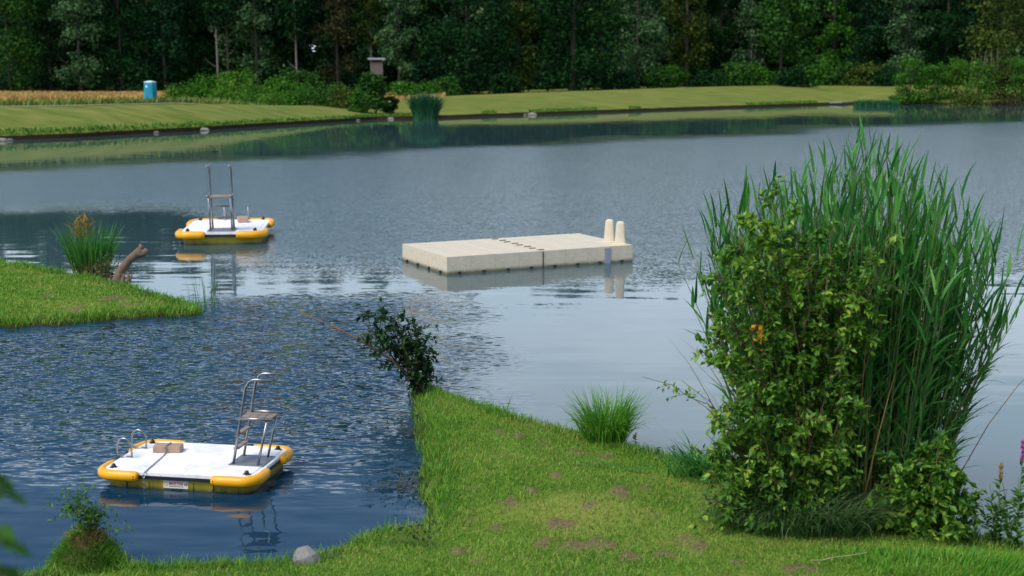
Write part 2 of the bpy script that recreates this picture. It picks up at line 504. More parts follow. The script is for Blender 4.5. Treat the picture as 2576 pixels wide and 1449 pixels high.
# ------------------------------------------------------------------ water: one sheet
def build_water():
    m, nt, b, out = new_mat('lake_surface')
    p, g = pos(nt)
    sx = nt.nodes.new('ShaderNodeSeparateXYZ'); nt.links.new(p, sx.inputs[0])
    X, Y = sx.outputs[0], sx.outputs[1]
    wob = noise(nt, .06, 3, .5, p); wob2 = noise(nt, .45, 3, .5, p)
    w1 = math_n(nt, 'MULTIPLY', math_n(nt, 'SUBTRACT', wob.outputs[0], .5), 26.0)
    w2 = math_n(nt, 'MULTIPLY', math_n(nt, 'SUBTRACT', wob2.outputs[0], .5), 2.6)
    def rng(v, a, b_):
        r = nt.nodes.new('ShaderNodeMapRange'); r.interpolation_type = 'SMOOTHSTEP'
        r.inputs['From Min'].default_value = a; r.inputs['From Max'].default_value = b_
        nt.links.new(v, r.inputs['Value']); return r.outputs[0]
    # wind ruffled open water: starts past the rafts, ends in the lee of the far bank
    yn = math_n(nt, 'ADD', Y, math_n(nt, 'MULTIPLY', w1, .3))
    xk = math_n(nt, 'MULTIPLY', rng(X, -5.0, -10.5), 12.0)     # lee reaches further out on the left
    start = rng(math_n(nt, 'SUBTRACT', yn, xk), 24.5, 32.0)
    lee = math_n(nt, 'SUBTRACT', math_n(nt, 'ADD', Y, w1), math_n(nt, 'MULTIPLY', X, .95))
    end = math_n(nt, 'SUBTRACT', 1.0, rng(lee, 70.0, 84.0))
    ruffle = math_n(nt, 'MULTIPLY', start, end)
    # breezy cove between the spit and the lawn
    e1 = rng(math_n(nt, 'ADD', math_n(nt, 'ADD', X, math_n(nt, 'MULTIPLY', Y, .09)), math_n(nt, 'MULTIPLY', w2, 1.0)), 2.3, -1.0)
    e2 = rng(math_n(nt, 'ADD', math_n(nt, 'SUBTRACT', Y, math_n(nt, 'MULTIPLY', X, .12)), math_n(nt, 'MULTIPLY', w2, .8)), 25.2, 22.8)
    cove = math_n(nt, 'MULTIPLY', e1, e2)
    inner = rng(Y, 11.2, 16.5)
    # slope fields (surface tilt), three wavelengths
    def slopes(vec, scale, detail, amp):
        n = noise(nt, scale, detail, .55, vec)
        v = nt.nodes.new('ShaderNodeVectorMath'); v.operation = 'SUBTRACT'; nt.links.new(n.outputs['Color'], v.inputs[0]); v.inputs[1].default_value = (.5, .5, .5)
        s = nt.nodes.new('ShaderNodeVectorMath'); s.operation = 'SCALE'; nt.links.new(v.outputs[0], s.inputs[0])
        if hasattr(amp, 'links'): nt.links.new(amp, s.inputs['Scale'])
        else: s.inputs['Scale'].default_value = amp
        return s.outputs[0]
    def vadd(a, b_):
        v = nt.nodes.new('ShaderNodeVectorMath'); v.operation = 'ADD'; nt.links.new(a, v.inputs[0]); nt.links.new(b_, v.inputs[1]); return v.outputs[0]
    far_v = mapping(nt, p, (1.0, 1.6, 1))
    calm_v = mapping(nt, p, (.28, 1.5, 1), (0, 0, R(4)))
    cove_v = mapping(nt, p, (.6, 2.0, 1), (0, 0, R(-9)))
    cove_l = mapping(nt, p, (.45, 1.7, 1), (0, 0, R(5)))
    patch = noise(nt, .11, 3, .6, mapping(nt, p, (1, .45, 1)))
    gust = ramp(nt, [(.3, (.6, .6, .6)), (.65, (1, 1, 1))], patch.outputs[0]).outputs[0]
    a_ruf = math_n(nt, 'MULTIPLY', math_n(nt, 'MULTIPLY', ruffle, gust), .66)
    not_cove = math_n(nt, 'SUBTRACT', 1.0, cove)
    a_calm = math_n(nt, 'ADD', math_n(nt, 'MULTIPLY', not_cove, .035), .008)
    near_m = rng(Y, 60.0, 25.0)
    a_calm = math_n(nt, 'MULTIPLY', a_calm, math_n(nt, 'ADD', math_n(nt, 'MULTIPLY', near_m, .8), .35))
    s = slopes(far_v, 15.0, 1, a_ruf)
    s = vadd(s, slopes(calm_v, 1.6, 2, a_calm))
    s = vadd(s, slopes(cove_v, 9.5, 1, math_n(nt, 'MULTIPLY', math_n(nt, 'MULTIPLY', cove, inner), 1.35)))
    s = vadd(s, slopes(cove_l, 3.4, 1, math_n(nt, 'MULTIPLY', cove, math_n(nt, 'ADD', math_n(nt, 'MULTIPLY', inner, .12), .13))))
    mul = nt.nodes.new('ShaderNodeVectorMath'); mul.operation = 'MULTIPLY'; nt.links.new(s, mul.inputs[0]); mul.inputs[1].default_value = (.7, 1.0, 0)
    ad = nt.nodes.new('ShaderNodeVectorMath'); ad.operation = 'ADD'; nt.links.new(mul.outputs[0], ad.inputs[0]); ad.inputs[1].default_value = (0, 0, 1)
    nr = nt.nodes.new('ShaderNodeVectorMath'); nr.operation = 'NORMALIZE'; nt.links.new(ad.outputs[0], nr.inputs[0])
    nt.links.new(nr.outputs[0], b.inputs['Normal'])
    body = mix(nt, hexa('#374f55'), hexa('#103348'), cove)     # reflection tone put into the body colour: paler open lake, darker bluer cove
    nt.links.new(body, b.inputs['Base Color'])
    b.inputs['IOR'].default_value = 1.33
    nt.links.new(math_n(nt, 'ADD', .03, math_n(nt, 'MULTIPLY', ruffle, .2)), b.inputs['Roughness'])
    b.inputs['Specular IOR Level'].default_value = .5
    mb = MB()
    xs = np.linspace(-420, 420, 43); ys = np.concatenate([np.arange(-30, 60, 6), np.arange(60, 420, 20)])
    Xg, Yg = np.meshgrid(xs, ys); nx, ny = len(xs), len(ys)
    i = (np.arange(ny - 1)[:, None] * nx + np.arange(nx - 1)[None, :]).ravel()
    mb.np_add(np.stack([Xg.ravel(), Yg.ravel(), np.zeros(Xg.size)], 1), np.stack([i, i + 1, i + nx + 1, i + nx], 1))
    o = mb.build('lake_water', m, smooth=True)
    tag(o, kind='structure')
build_water()

# ------------------------------------------------------------------ far bank terrain
fs_px = [(-600, 378), (0, 354), (170, 347), (500, 329), (700, 316), (880, 305), (950, 300), (1050, 299), (1150, 296), (1340, 289), (1700, 276), (2000, 266), (2135, 261), (2250, 262), (2400, 263), (2576, 263), (3000, 262)]
fs = np.array([on_plane(a, b_, 0)[:2] for a, b_ in fs_px])
fs = np.concatenate([[[-300, fs[0, 1] - 4]], fs, [[420, fs[-1, 1] + 6]]])
def shore_y(x):
    x = np.asarray(x, float)
    return np.interp(x, fs[:, 0], fs[:, 1]) + (fnoise(x * .35, x * 0 + 3, 41) - .5) * 1.2
CX = [-60, -35, -26, -22, -16, -12, -8, 3, 26, 46, 80]
def crest(x):
    return (np.interp(x, CX, [1.9, 1.9, 1.9, 1.45, .8, .75, 1.5, 1.85, 2.2, 2.4, 2.0]), np.interp(x, CX, [12, 12, 14, 14, 14, 20, 26, 26, 27, 27, 15]))
def far_z(x, y):
    x = np.asarray(x, float); y = np.asarray(y, float)
    s = y - shore_y(x)
    zc, sc = crest(x)
    zb = np.interp(x, [-14, -2, 20, 50], [.85, 1.3, 1.9, 2.3])
    t = np.clip(s / sc, 0, 1)
    hill = .27 + (zc - .27) * (1 - (1 - t) ** 1.4)
    back = hill + (zb - zc) * sstep(0, 26, s - sc) + np.maximum(0, s - sc - 80) * .004
    z = np.where(s > 0, .06 + (back - .06) * sstep(-.05, .45, s), s * .6)
    return z + sstep(3, 10, s) * (fnoise(x * .08, y * .08, 43) - .5) * .16
def fz(x, y): return float(far_z(np.array([x]), np.array([y]))[0])

def build_far_ground():
    m, nt, b, _ = new_mat('far_lawn_grass')
    p, g = pos(nt)
    v = mapping(nt, p, (.3, 1.0, 1))
    n1 = noise(nt, .10, 5, .6, v); n2 = noise(nt, .9, 4, .6, v)
    c = ramp(nt, [(.32, hexa('#4e682a')), (.5, hexa('#667433')), (.68, hexa('#78783a'))], n1.outputs[0]).outputs[0]
    c = mix(nt, c, ramp(nt, [(.3, hexa('#445c22')), (.7, hexa('#8a8648'))], n2.outputs[0]).outputs[0], .6)
    sx = nt.nodes.new('ShaderNodeSeparateXYZ'); nt.links.new(p, sx.inputs[0])
    soil = nt.nodes.new('ShaderNodeMapRange'); soil.inputs['From Min'].default_value = .24; soil.inputs['From Max'].default_value = .30
    soil.inputs['To Min'].default_value = 1; soil.inputs['To Max'].default_value = 0
    nt.links.new(math_n(nt, 'ADD', sx.outputs[2], math_n(nt, 'MULTIPLY', math_n(nt, 'SUBTRACT', n2.outputs[0], .5), .10)), soil.inputs['Value'])
    c = mix(nt, c, hexa('#2c2519'), soil.outputs[0])
    nt.links.new(c, b.inputs['Base Color']); b.inputs['Roughness'].default_value = 1; b.inputs['Specular IOR Level'].default_value = .05
    xs = np.concatenate([np.arange(-300, -70, 6), np.arange(-70, 110, .8), np.arange(110, 425, 6)])
    offs = np.array([-2, -.6, 0, .12, .3, .5, .8, 1.4, 2.5, 4, 6, 7.5, 9, 11, 13, 15, 18, 21, 24, 27, 30, 33, 37, 45, 54, 64, 75, 88, 102, 118, 136, 160, 200, 400, 1200])
    X = np.repeat(xs[None, :], len(offs), 0); Y = shore_y(xs)[None, :] + offs[:, None]
    Z = far_z(X, Y)
    nx, ny = len(xs), len(offs)
    i = (np.arange(ny - 1)[:, None] * nx + np.arange(nx - 1)[None, :]).ravel()
    mb = MB(); mb.np_add(np.stack([X.ravel(), Y.ravel(), Z.ravel()], 1), np.stack([i, i + 1, i + nx + 1, i + nx], 1))
    tag(mb.build('far_lawn', m, smooth=True), kind='structure')
    # gravel path along the top of the left-hand lawn
    mp = solid('gravel', hexa('#8d866f'), .95, .15, 2.0)
    px = np.linspace(-70, -25, 60); yc = shore_y(px) * 0 + np.interp(px, fs[:, 0], fs[:, 1]) + crest(px)[1] - .8
    mb = MB(); V = []
    for x, y in zip(px, yc):
        for e in (-.22, .22): V.append((x, y + e, fz(x, y + e) + .05))
    mb.add(V, [(2 * k, 2 * k + 2, 2 * k + 3, 2 * k + 1) for k in range(59)])
    tag(mb.build('gravel_path', mp, smooth=True), kind='structure')
build_far_ground()

# ------------------------------------------------------------------ foliage palettes
def pal(*h): return [hexa(x) for x in h]
FOL = {
    'dark':   foliage('leaves_dark', pal('#0b1d10', '#122c16', '#1c3c1c', '#264b21'), .15, nscale=.25, spec=.05, rough=.8),
    'blue':   foliage('leaves_bluegreen', pal('#0b2218', '#14311f', '#224329', '#2f5633'), .15, nscale=.25, spec=.05, rough=.8),
    'mid':    foliage('leaves_mid', pal('#162f16', '#23461c', '#385c24', '#49722c'), .2, nscale=.25, spec=.05, rough=.8),
    'grey':   foliage('leaves_greygreen', pal('#223b29', '#345032', '#4a6740', '#647f51'), .2, nscale=.25, spec=.05, rough=.8),
    'olive':  foliage('leaves_olive', pal('#222f13', '#34451b', '#485a24', '#5f6d2f'), .2, nscale=.25, spec=.05, rough=.8),
    'bright': foliage('leaves_bright', pal('#1e4314', '#2e5a1a', '#427323', '#588533'), .25, nscale=.25, spec=.05, rough=.8),
    'lime':   foliage('leaves_lime', pal('#275014', '#3c681e', '#527d2a', '#688d38'), .28, nscale=.3, spec=.05, rough=.8),
    'brown':  foliage('leaves_brownish', pal('#222316', '#32311f', '#424229', '#555636'), .15, nscale=.25, spec=.05, rough=.8),
    'reedfar': foliage('leaves_far_reed', pal('#1a442f', '#26583c', '#397047', '#528356'), .2, nscale=.4, spec=.05, rough=.8),
}
BARK = solid('bark_dark', hexa('#332e27'), .9, .25, 3, .4)
BARK_PALE = solid('bark_pale', hexa('#6a6458'), .9, .25, 3, .4)
BARK_PINE = solid('bark_pine', hexa('#4c3c33'), .9, .25, 3, .4)

def crown(rng, n, cx, cy, z0, z1, w, nl, leaf, shape='round', droop=0.0):
    """leaf clumps on the shells of many lobes filling an uneven crown"""
    t = rng.uniform(0, 1, nl)
    if shape == 'round': prof = np.sqrt(np.clip(1 - (2 * t - .9) ** 2 * .85, .05, 1))
    elif shape == 'cone': prof = 1.05 - t * .85
    elif shape == 'pine': prof = .35 + .65 * np.sin(np.clip(t, 0, 1) * PI)
    elif shape == 'wall': prof = np.ones(nl) * .95 - .35 * t ** 3
    else: prof = np.ones(nl)
    a = rng.uniform(0, 2 * PI, nl); rr = np.sqrt(rng.uniform(.05, 1, nl)) * prof * w * .40
    lc = np.stack([cx + rr * np.cos(a), cy + rr * np.sin(a) * .8, z0 + (z1 - z0) * t], 1)
    lr = rng.uniform(.12, .25, nl) * w
    k = rng.choice(nl, n, p=(lr ** 2) / np.sum(lr ** 2))
    d = sphere_dirs(rng, n, .35)
    rad = lr[k] * (1 - .55 * rng.uniform(0, 1, n) ** 2.2) * (1 + .22 * rng.normal(size=n))
    c = lc[k] + d * rad[:, None] * np.array([1, 1, .75])
    c[:, 2] = np.maximum(c[:, 2], z0 * .6)
    nrm = unit(d + rng.normal(size=(n, 3)) * .55 + np.array([0, 0, .35]))
    ax = unit(np.cross(nrm, rng.normal(size=(n, 3)))); 
    if droop: ax = unit(ax + np.array([0, 0, -droop]))
    L = leaf * rng.uniform(.6, 1.4, n)
    return leaf_cards(rng, c, ax, nrm, L, L * rng.uniform(.45, .8, n))

def limbs(mb, rng, h, r, z1, w, n=6, lean=0.0):
    top = min(h, z1)
    path = [(lean * t * t * 2 + .12 * math.sin(3 * t + r * 9), .1 * math.cos(4 * t), top * t - .3 * (t == 0)) for t in np.linspace(0, 1, 7)]
    mb.tube(path, [r * (1 - .75 * t) * (1.25 if t == 0 else 1) for t in np.linspace(0, 1, 7)], 8)
    for k in range(n):
        t = rng.uniform(.3, .85); a = rng.uniform(0, 2 * PI); q = path[int(t * 6)]
        L = w * rng.uniform(.2, .42)
        pts = [(q[0] + math.cos(a) * L * s, q[1] + math.sin(a) * L * s, q[2] + L * (.25 * s + .45 * s * s)) for s in (0, .35, .7, 1)]
        mb.tube(pts, [r * .35, r * .26, r * .16, r * .06], 5)

def tree(name, px, d, height, width, z0, fol, label, shape='round', n=6000, leaf=.52, nl=38, trunk=.28, bark=None, cat='tree', seed=None, group=None, lean=0.0, droop=0.0, skirt=True):
    rng = np.random.default_rng(seed if seed is not None else int(px * 7 + d))
    if shape != 'pine': z0 = z0 * .45; n = int(n * 1.15)
    x = (px - W / 2) / F * d
    z = fz(x, d)
    root = empty(name, (x, d, z), 0, label, cat, group)
    mb = MB(); limbs(mb, rng, height * .95, trunk, height * .92, width, 7, lean); mb.build('trunk', bark or BARK, root, True)
    mb = MB(); V, Fc = crown(rng, n, lean * .8, 0, z0, height, width, nl, leaf, shape, droop); mb.np_add(V, Fc)
    mb.build('crown', FOL[fol], root)
    return root

# the wood behind: a far mass
def build_wood():
    rng = np.random.default_rng(5)
    mb = MB(); tr = MB()
    names = ['dark', 'blue', 'dark', 'blue', 'mid', 'dark', 'grey']
    mats = [FOL[n] for n in names]
    for row, (d, hh) in enumerate(((236, 23), (248, 27), (262, 31), (280, 34), (300, 37))):
        x = -115.0 - row * 4
        while x < 135 + row * 4:
            h = hh * rng.uniform(.82, 1.15); w = rng.uniform(6, 11)
            xx = x + rng.uniform(-1, 1); dd = d + rng.uniform(-4, 4) + (12 if xx > 40 else 0)
            z = fz(xx, dd)
            V, Fc = crown(rng, 2700, xx, dd, z + (rng.uniform(.5, 5) if row else rng.uniform(3, 7)), z + h, w, 26, .75, rng.choice(['round', 'wall', 'cone', 'wall']))
            mb.np_add(V, Fc, int(rng.integers(0, len(names))))
            q = [(xx, dd, z - .3), (xx + rng.uniform(-.3, .3), dd, z + h * .5), (xx + rng.uniform(-.4, .4), dd, z + h * .9)]
            mb.tube(q, [.20, .15, .06], 6, m=len(names)) if rng.uniform() < .5 else None
            x += w * rng.uniform(.42, .7)
    # undergrowth filling the foot of the wood
    for k in range(150):
        xx = rng.uniform(-115, 140); dd = rng.uniform(226, 250) + (14 if xx > 40 else 0)
        V, Fc = crown(rng, 420, xx, dd, fz(xx, dd), fz(xx, dd) + rng.uniform(2.5, 6), rng.uniform(5, 9), 10, .7, 'wall')
        mb.np_add(V, Fc, int(rng.choice([0, 1, 2, 3])))
    for d, h0, h1 in ((312, 9, 16), (322, 16, 24), (334, 24, 36)):
        for xx in np.arange(-160, 190, 5.5):
            V, Fc = crown(rng, 1900, xx, d, fz(xx, d), fz(xx, d) + rng.uniform(h0, h1), 11, 12, 1.5, 'wall')
            mb.np_add(V, Fc, int(rng.choice([0, 1, 2, 3])))
    o = mb.build('wood', mats + [BARK])
    tag(o, 'dark dense mixed wood rising behind the far lawn and field', 'wood', kind='stuff')
build_wood()

T = tree
T('broadleaf_tree', 40, 216, 25, 12, 1.5, 'mid', 'mid green broadleaf tree at the far left end of the wood, bushy to the ground', 'wall')
T('pale_willow', 215, 212, 24, 9, 2.0, 'grey', 'pale grey green tree in the wood between the left edge and the turquoise toilet', 'round', n=4600)
T('broadleaf_tree', 140, 222, 24, 8, 4, 'blue', 'blue green tree standing left of the pale grey green tree', 'wall')
T('broadleaf_tree', 318, 214, 21, 10, .8, 'dark', 'dark rounded tree standing just left of the turquoise toilet, foliage to the ground', 'wall')
T('broadleaf_tree', 425, 217, 26, 10, 2, 'blue', 'tall blue green tree directly behind the turquoise toilet', 'wall')
T('pine_tree', 556, 214, 27, 5.5, 10, 'dark', 'slender pine with bare pale trunk behind the bright bramble heap', 'pine', n=2600, trunk=.2, bark=BARK_PALE, cat='pine')
T('pine_tree', 582, 219, 26, 5, 11, 'blue', 'thin pine with reddish trunk right beside the bare pale trunk', 'pine', n=2400, trunk=.19, bark=BARK_PINE, cat='pine')
T('broadleaf_tree', 500, 221, 25, 8, 3, 'dark', 'dark tree between the toilet and the slender pines', 'wall')
T('broadleaf_tree', 655, 217, 25, 8, 6, 'grey', 'grey green high crowned tree above the two pointed saplings', 'round', n=3600)
T('pine_tree', 752, 215, 26, 6, 9, 'dark', 'dark pine with thin straight trunk above the round dark shrub', 'pine', n=2800, trunk=.2, bark=BARK_PALE, cat='pine')
T('broadleaf_tree', 855, 219, 25, 8.5, 5, 'brown', 'brownish tree left of the raised wooden hide', 'round', n=3600)
T('pine_tree', 938, 221, 28, 7, 8, 'olive', 'tall olive tinted pine rising straight behind the wooden hide', 'pine', n=3200, trunk=.22, bark=BARK_PALE, cat='pine')
T('willow_tree', 1008, 217, 23, 6.5, 7, 'grey', 'pale hanging willow crown just right of the wooden hide', 'round', n=3200, droop=.8, cat='willow')
T('broadleaf_tree', 1178, 196, 24, 13.5, .5, 'dark', 'huge dark maple left of the pair of big dark trees on the lawn edge', 'round', n=7500, nl=60, trunk=.4)
T('small_tree', 1305, 200, 13, 7, .5, 'olive', 'smaller olive green tree squeezed between the two huge dark trees', 'round', n=3000)
T('broadleaf_tree', 1442, 198, 25, 16, .5, 'dark', 'huge dark oak with the widest crown, right of the small olive tree', 'round', n=8500, nl=66, trunk=.45)
T('willow_tree', 1600, 214, 22, 10, .8, 'grey', 'soft grey green willow right of the huge dark oak', 'wall', n=4400, droop=.5, cat='willow')
T('broadleaf_tree', 1722, 220, 24, 9, 5, 'olive', 'olive tree with a brown bare lower trunk in the middle of the right wood', 'round', bark=BARK_PINE, trunk=.33)
T('broadleaf_tree', 1805, 226, 25, 9, 3, 'dark', 'dark tree right of the olive tree with the brown trunk', 'round')
T('birch_tree', 1880, 222, 25, 7, 4, 'grey', 'pale birch with thin light trunk in the right wood', 'cone', n=3600, trunk=.17, bark=BARK_PALE, cat='birch', droop=.4)
T('broadleaf_tree', 1955, 216, 22, 11, .5, 'mid', 'broad green tree with foliage to the ground right of the pale birch', 'wall', n=5200)
T('broadleaf_tree', 2085, 228, 24, 7, 3.5, 'bright', 'vivid bright green tree standing out among the dark right wood', 'round', n=5200, bark=BARK)
T('broadleaf_tree', 2165, 232, 25, 9, 4, 'blue', 'blue green tree just right of the vivid green tree', 'round')
T('willow_tree', 2265, 226, 20, 9, 4.5, 'grey', 'grey rounded crown above the bank shrubs at the right', 'round', n=4200, cat='willow')
T('broadleaf_tree', 2365, 236, 24, 10, 2, 'dark', 'dark tree in the shaded gap left of the big olive tree', 'wall')
T('broadleaf_tree', 2505, 214, 24, 14, 4.5, 'olive', 'big olive green tree filling the top right corner of the view', 'round', n=7000, nl=56, trunk=.4)

# ---- bank shrubs
def shrub(name, px, d, height, width, fol, label, n=1500, leaf=.3, shape='wall', nl=20, cat='bush', depth=None, group=None, droop=0.0):
    rng = np.random.default_rng(int(px * 3 + d * 5 + height * 10))
    x = (px - W / 2) / F * d; z = fz(x, d)
    root = empty(name, (x, d, z), 0, label, cat, group)
    mb = MB()
    for k in range(5):
        a = rng.uniform(0, 2 * PI); s = width * .22
        mb.tube([(0, 0, -.1), (math.cos(a) * s * .5, math.sin(a) * s * .5, height * .35), (math.cos(a) * s, math.sin(a) * s, height * .75)], [.05, .035, .012], 5)
    mb.build('stems', BARK, root, True)
    V, Fc = crown(rng, n, 0, 0, .05, height * .93, width, nl, leaf, shape, droop)
    mb = MB(); mb.np_add(V, Fc); mb.build('foliage', FOL[fol], root)
    return root
S = shrub
S('bramble_bush', 470, 152, 1.7, 5, 'lime', 'low bright bramble just right of the turquoise toilet')
S('bramble_bush', 540, 150, 2.6, 6, 'bright', 'bright green bramble heap below the slender pines', n=2200)
S('bramble_bush', 610, 148, 3.0, 6, 'lime', 'largest lime green bramble heap left of the round dark shrub', n=2400)
S('pointed_sapling', 570, 158, 4.0, 1.9, 'mid', 'pointed green sapling left of the pair rising from the brambles', shape='cone', cat='sapling', n=900)
S('pointed_sapling', 632, 158, 4.2, 2.1, 'bright', 'pointed green sapling right of the pair rising from the brambles', shape='cone', cat='sapling', n=900)
S('bramble_bush', 672, 142, 2.4, 4.6, 'lime', 'lime bramble hugging the left foot of the round dark shrub', n=1600)
S('round_shrub', 755, 144, 3.7, 4.6, 'mid', 'round dark green shrub between the brambles and the golden field strip', n=2600, shape='round')
S('round_shrub', 722, 140, 2.9, 3.0, 'bright', 'smaller green shrub leaning on the round dark shrub', n=1400, shape='round')
for i_, (px, d, h, w, f, l) in enumerate([(640, 136, 1.1, 4.5, 'bright', 'low bright hedge bush at the left end of the hedge above the shore'), (700, 133, 1.15, 4.5, 'lime', 'low lime hedge bush second in the hedge above the shore'),
        (765, 131, 1.4, 4.2, 'bright', 'low green hedge bush below the round dark shrub'), (825, 130, 1.6, 4.0, 'mid', 'low mid green hedge bush halfway to the tall shore bush'),
        (870, 128.5, 2.0, 3.6, 'olive', 'olive hedge bush touching the tall shore bush'), (850, 134, 2.2, 4, 'mid', 'taller bush behind the olive hedge bush')]):
    S('hedge_bush', px, d, h, w, f, l, n=1100, leaf=.22, group='low hedge above the far shore')
for px, d, h, w, f, l in [(505, 151, 1.9, 6, 'bright', 'low bramble joining the bright heap to the toilet side'), (590, 140, 1.6, 6, 'lime', 'low lime bramble apron in front of the largest heap'), (700, 146, 2.4, 6, 'bright', 'bramble filling the gap left of the round dark shrub'), (800, 137, 1.8, 6, 'mid', 'low bramble right of the round dark shrub'), (880, 132, 1.7, 6, 'bright', 'low bramble behind the olive hedge bush')]:
    S('bramble_bush', px, d, h, w, f, l, n=1900, leaf=.24)
S('shore_bush', 948, 124.5, 3.6, 3.5, 'mid', 'tall green bush on the far shore below the wooden hide', n=4600, shape='wall', nl=40, leaf=.26)
S('shore_bush', 905, 124.5, 1.9, 1.9, 'bright', 'small bright bush at the left foot of the tall shore bush', n=900, leaf=.24)
S('shore_bush', 985, 125, 1.6, 1.6, 'dark', 'small dark bush at the right foot of the tall shore bush', n=800, leaf=.24)
for px, d, w, l in ((1020, 172, 4.5, 'clipped low hedge piece right of the tall shore bush'), (1075, 176, 4.5, 'clipped low hedge piece ending at the huge dark maple')):
    S('hedge_bush', px, d, 1.9, w, 'bright', l, n=1300, group='hedge behind the far lawn')
for px, d, h, w, f, l in [(1115, 190, 2.2, 5, 'mid', 'low bush at the left foot of the huge dark maple'), (1270, 192, 2.6, 5, 'dark', 'dark low bush between the two huge dark trees'),
        (1560, 200, 2.2, 6, 'dark', 'dark low bush right of the huge dark oak'), (1650, 204, 2.8, 6, 'mid', 'mid green bush below the soft grey green willow'),
        (1690, 210, 3.4, 5, 'bright', 'brighter bush at the foot of the brown trunk'), (1770, 208, 2.6, 7, 'dark', 'wide dark bush right of the brown trunk'),
        (1850, 212, 3.2, 6, 'mid', 'bush below the pale birch'), (1905, 214, 3.6, 5, 'bright', 'bright bush just right of the pale birch trunk'), (1990, 206, 2.2, 7, 'dark', 'low dark bush in front of the broad green tree'),
        (2050, 214, 4.4, 6, 'bright', 'bright bush in front of the vivid green tree'), (2110, 212, 3.8, 6, 'mid', 'mid green bush right of the vivid green tree'),
        (2170, 210, 3.2, 7, 'olive', 'olive bush at the right end of the far lawn'), (2215, 208, 2.8, 6, 'dark', 'dark bush behind the first shrub of the right bank')]:
    S('woodland_bush', px, d, h, w, f, l, n=1800, leaf=.42, group='bushes along the foot of the wood')
for px, d, h, w, f, l in [(2268, 184, 6.6, 5.4, 'bright', 'tallest shrub of the right bank, at its left end'), (2240, 183, 2.6, 2.6, 'bright', 'small bright shrub at the very left of the right bank'),
        (2335, 185, 4.8, 5.0, 'bright', 'green shrub right of the tallest bank shrub'), (2395, 187, 5.6, 5.0, 'lime', 'lime green rounded shrub in the middle of the right bank'),
        (2455, 185, 5.2, 5.6, 'lime', 'light green shrub below the bare grey stems'), (2515, 186, 5.6, 5.6, 'olive', 'olive shrub below the pale railing'),
        (2560, 183, 6.4, 5.0, 'bright', 'green shrub at the right edge of the far bank'), (2620, 185, 4.8, 6, 'mid', 'green shrub cut off by the right edge of the far bank'),
        (2300, 180, 2.0, 4.6, 'olive', 'low olive growth at the waterline below the tallest bank shrub'), (2425, 181, 2.0, 6, 'olive', 'low olive growth at the waterline below the lime shrub'), (2530, 180, 2.0, 6, 'brown', 'low brownish growth at the waterline at the right edge')]:
    S('bank_shrub', px, d, h, w, f, l, n=2400, leaf=.3, group='shrubs on the right far bank')

# ---- far reed tuft, reed strip, field, verge
def far_reeds(name, px, d, h, rx, ry, n, fol, label, cat='reeds', lean=.18, wid=.07, droop=(.1, .7)):
    rng = np.random.default_rng(int(px)); x = (px - W / 2) / F * d
    a = rng.uniform(0, 2 * PI, n); r = np.sqrt(rng.uniform(0, 1, n))
    base = np.stack([r * rx * np.cos(a), r * ry * np.sin(a), np.zeros(n) - .1], 1)
    head = unit(base * np.array([1, 1, 0]) * .4 + rdir(rng, n) * 1.0 * rx)
    mb = MB(); add_blades(mb, rng, base, head, lean * r + rng.uniform(0, .1, n), h * rng.uniform(.65, 1.1, n), wid, segs=4, droop=rng.uniform(*droop, n))
    o = mb.build(name, FOL[fol]); o.location = (x, d, max(0.0, fz(x, d)))
    return tag(o, label, cat)
far_reeds('reed_tuft', 1072, 122.6, 2.6, 1.12, .9, 1900, 'reedfar', 'rounded blue green reed tuft standing alone on the far shore', lean=.04, droop=(.3, 1.7))
far_reeds('reed_strip', 2195, 173.5, 1.0, 2.9, .9, 1300, 'reedfar', 'low strip of reeds at the waterline left of the right bank shrubs', lean=.1)

def build_field():
    rng = np.random.default_rng(9)
    n = 26000
    px = rng.uniform(-120, 1120, n); d = rng.uniform(168, 206, n) - (px < 420) * 0 
    x = (px - W / 2) / F * d
    base = np.stack([x, d, far_z(x, d)], 1)
    mb = MB(); add_blades(mb, rng, base, rdir(rng, n), rng.uniform(.05, .35, n), rng.uniform(.45, .75, n), .22, segs=2, droop=.5)
    mw = foliage('ripe_wheat', pal('#8a6a38', '#a98548', '#c09b5c', '#ccac70'), .15, .8, .08)
    tag(mb.build('wheat_field', mw), 'golden ripe grain field between the left lawn and the wood', 'field', kind='stuff')
    n = 15000
    x = rng.uniform(-62, -24, n); d = np.interp(x, fs[:, 0], fs[:, 1]) + crest(x)[1] + .6 + rng.uniform(0, 1, n) ** 1.4 * 34
    base = np.stack([x, d, far_z(x, d)], 1)
    mb = MB(); add_blades(mb, rng, base, rdir(rng, n), rng.uniform(.1, .5, n), rng.uniform(.25, .7, n) , .13, segs=2, droop=.7)
    tag(mb.build('tall_verge_grass', foliage('verge_grass', pal('#3c5a22', '#52702a', '#6d7f38', '#8a8c4c'), .2, .8, .12)), 'rough taller grass between the path and the golden field', 'grass', kind='stuff')
    # fringe of longer grass on the lip of the far bank
    n = 14000
    x = rng.uniform(-62, 75, n); s = rng.uniform(.25, 1.6, n); d = shore_y(x) + s
    base = np.stack([x, d, far_z(x, d)], 1)
    keep = fnoise(x * .25, x * 0 + 1.5, 77) > np.where(x < -8, .30, .52)
    base = base[keep]; n = len(base)
    mb = MB(); add_blades(mb, rng, base, rdir(rng, n), rng.uniform(.1, .6, n), rng.uniform(.12, .36, n), .09, segs=2, droop=.7)
    tag(mb.build('bank_grass', foliage('bank_grass', pal('#2f5a1c', '#457022', '#5f8a2e', '#78983c'), .2, .8, .3)), 'longer green grass fringing the lip of the far bank', 'grass', kind='stuff')
build_field()

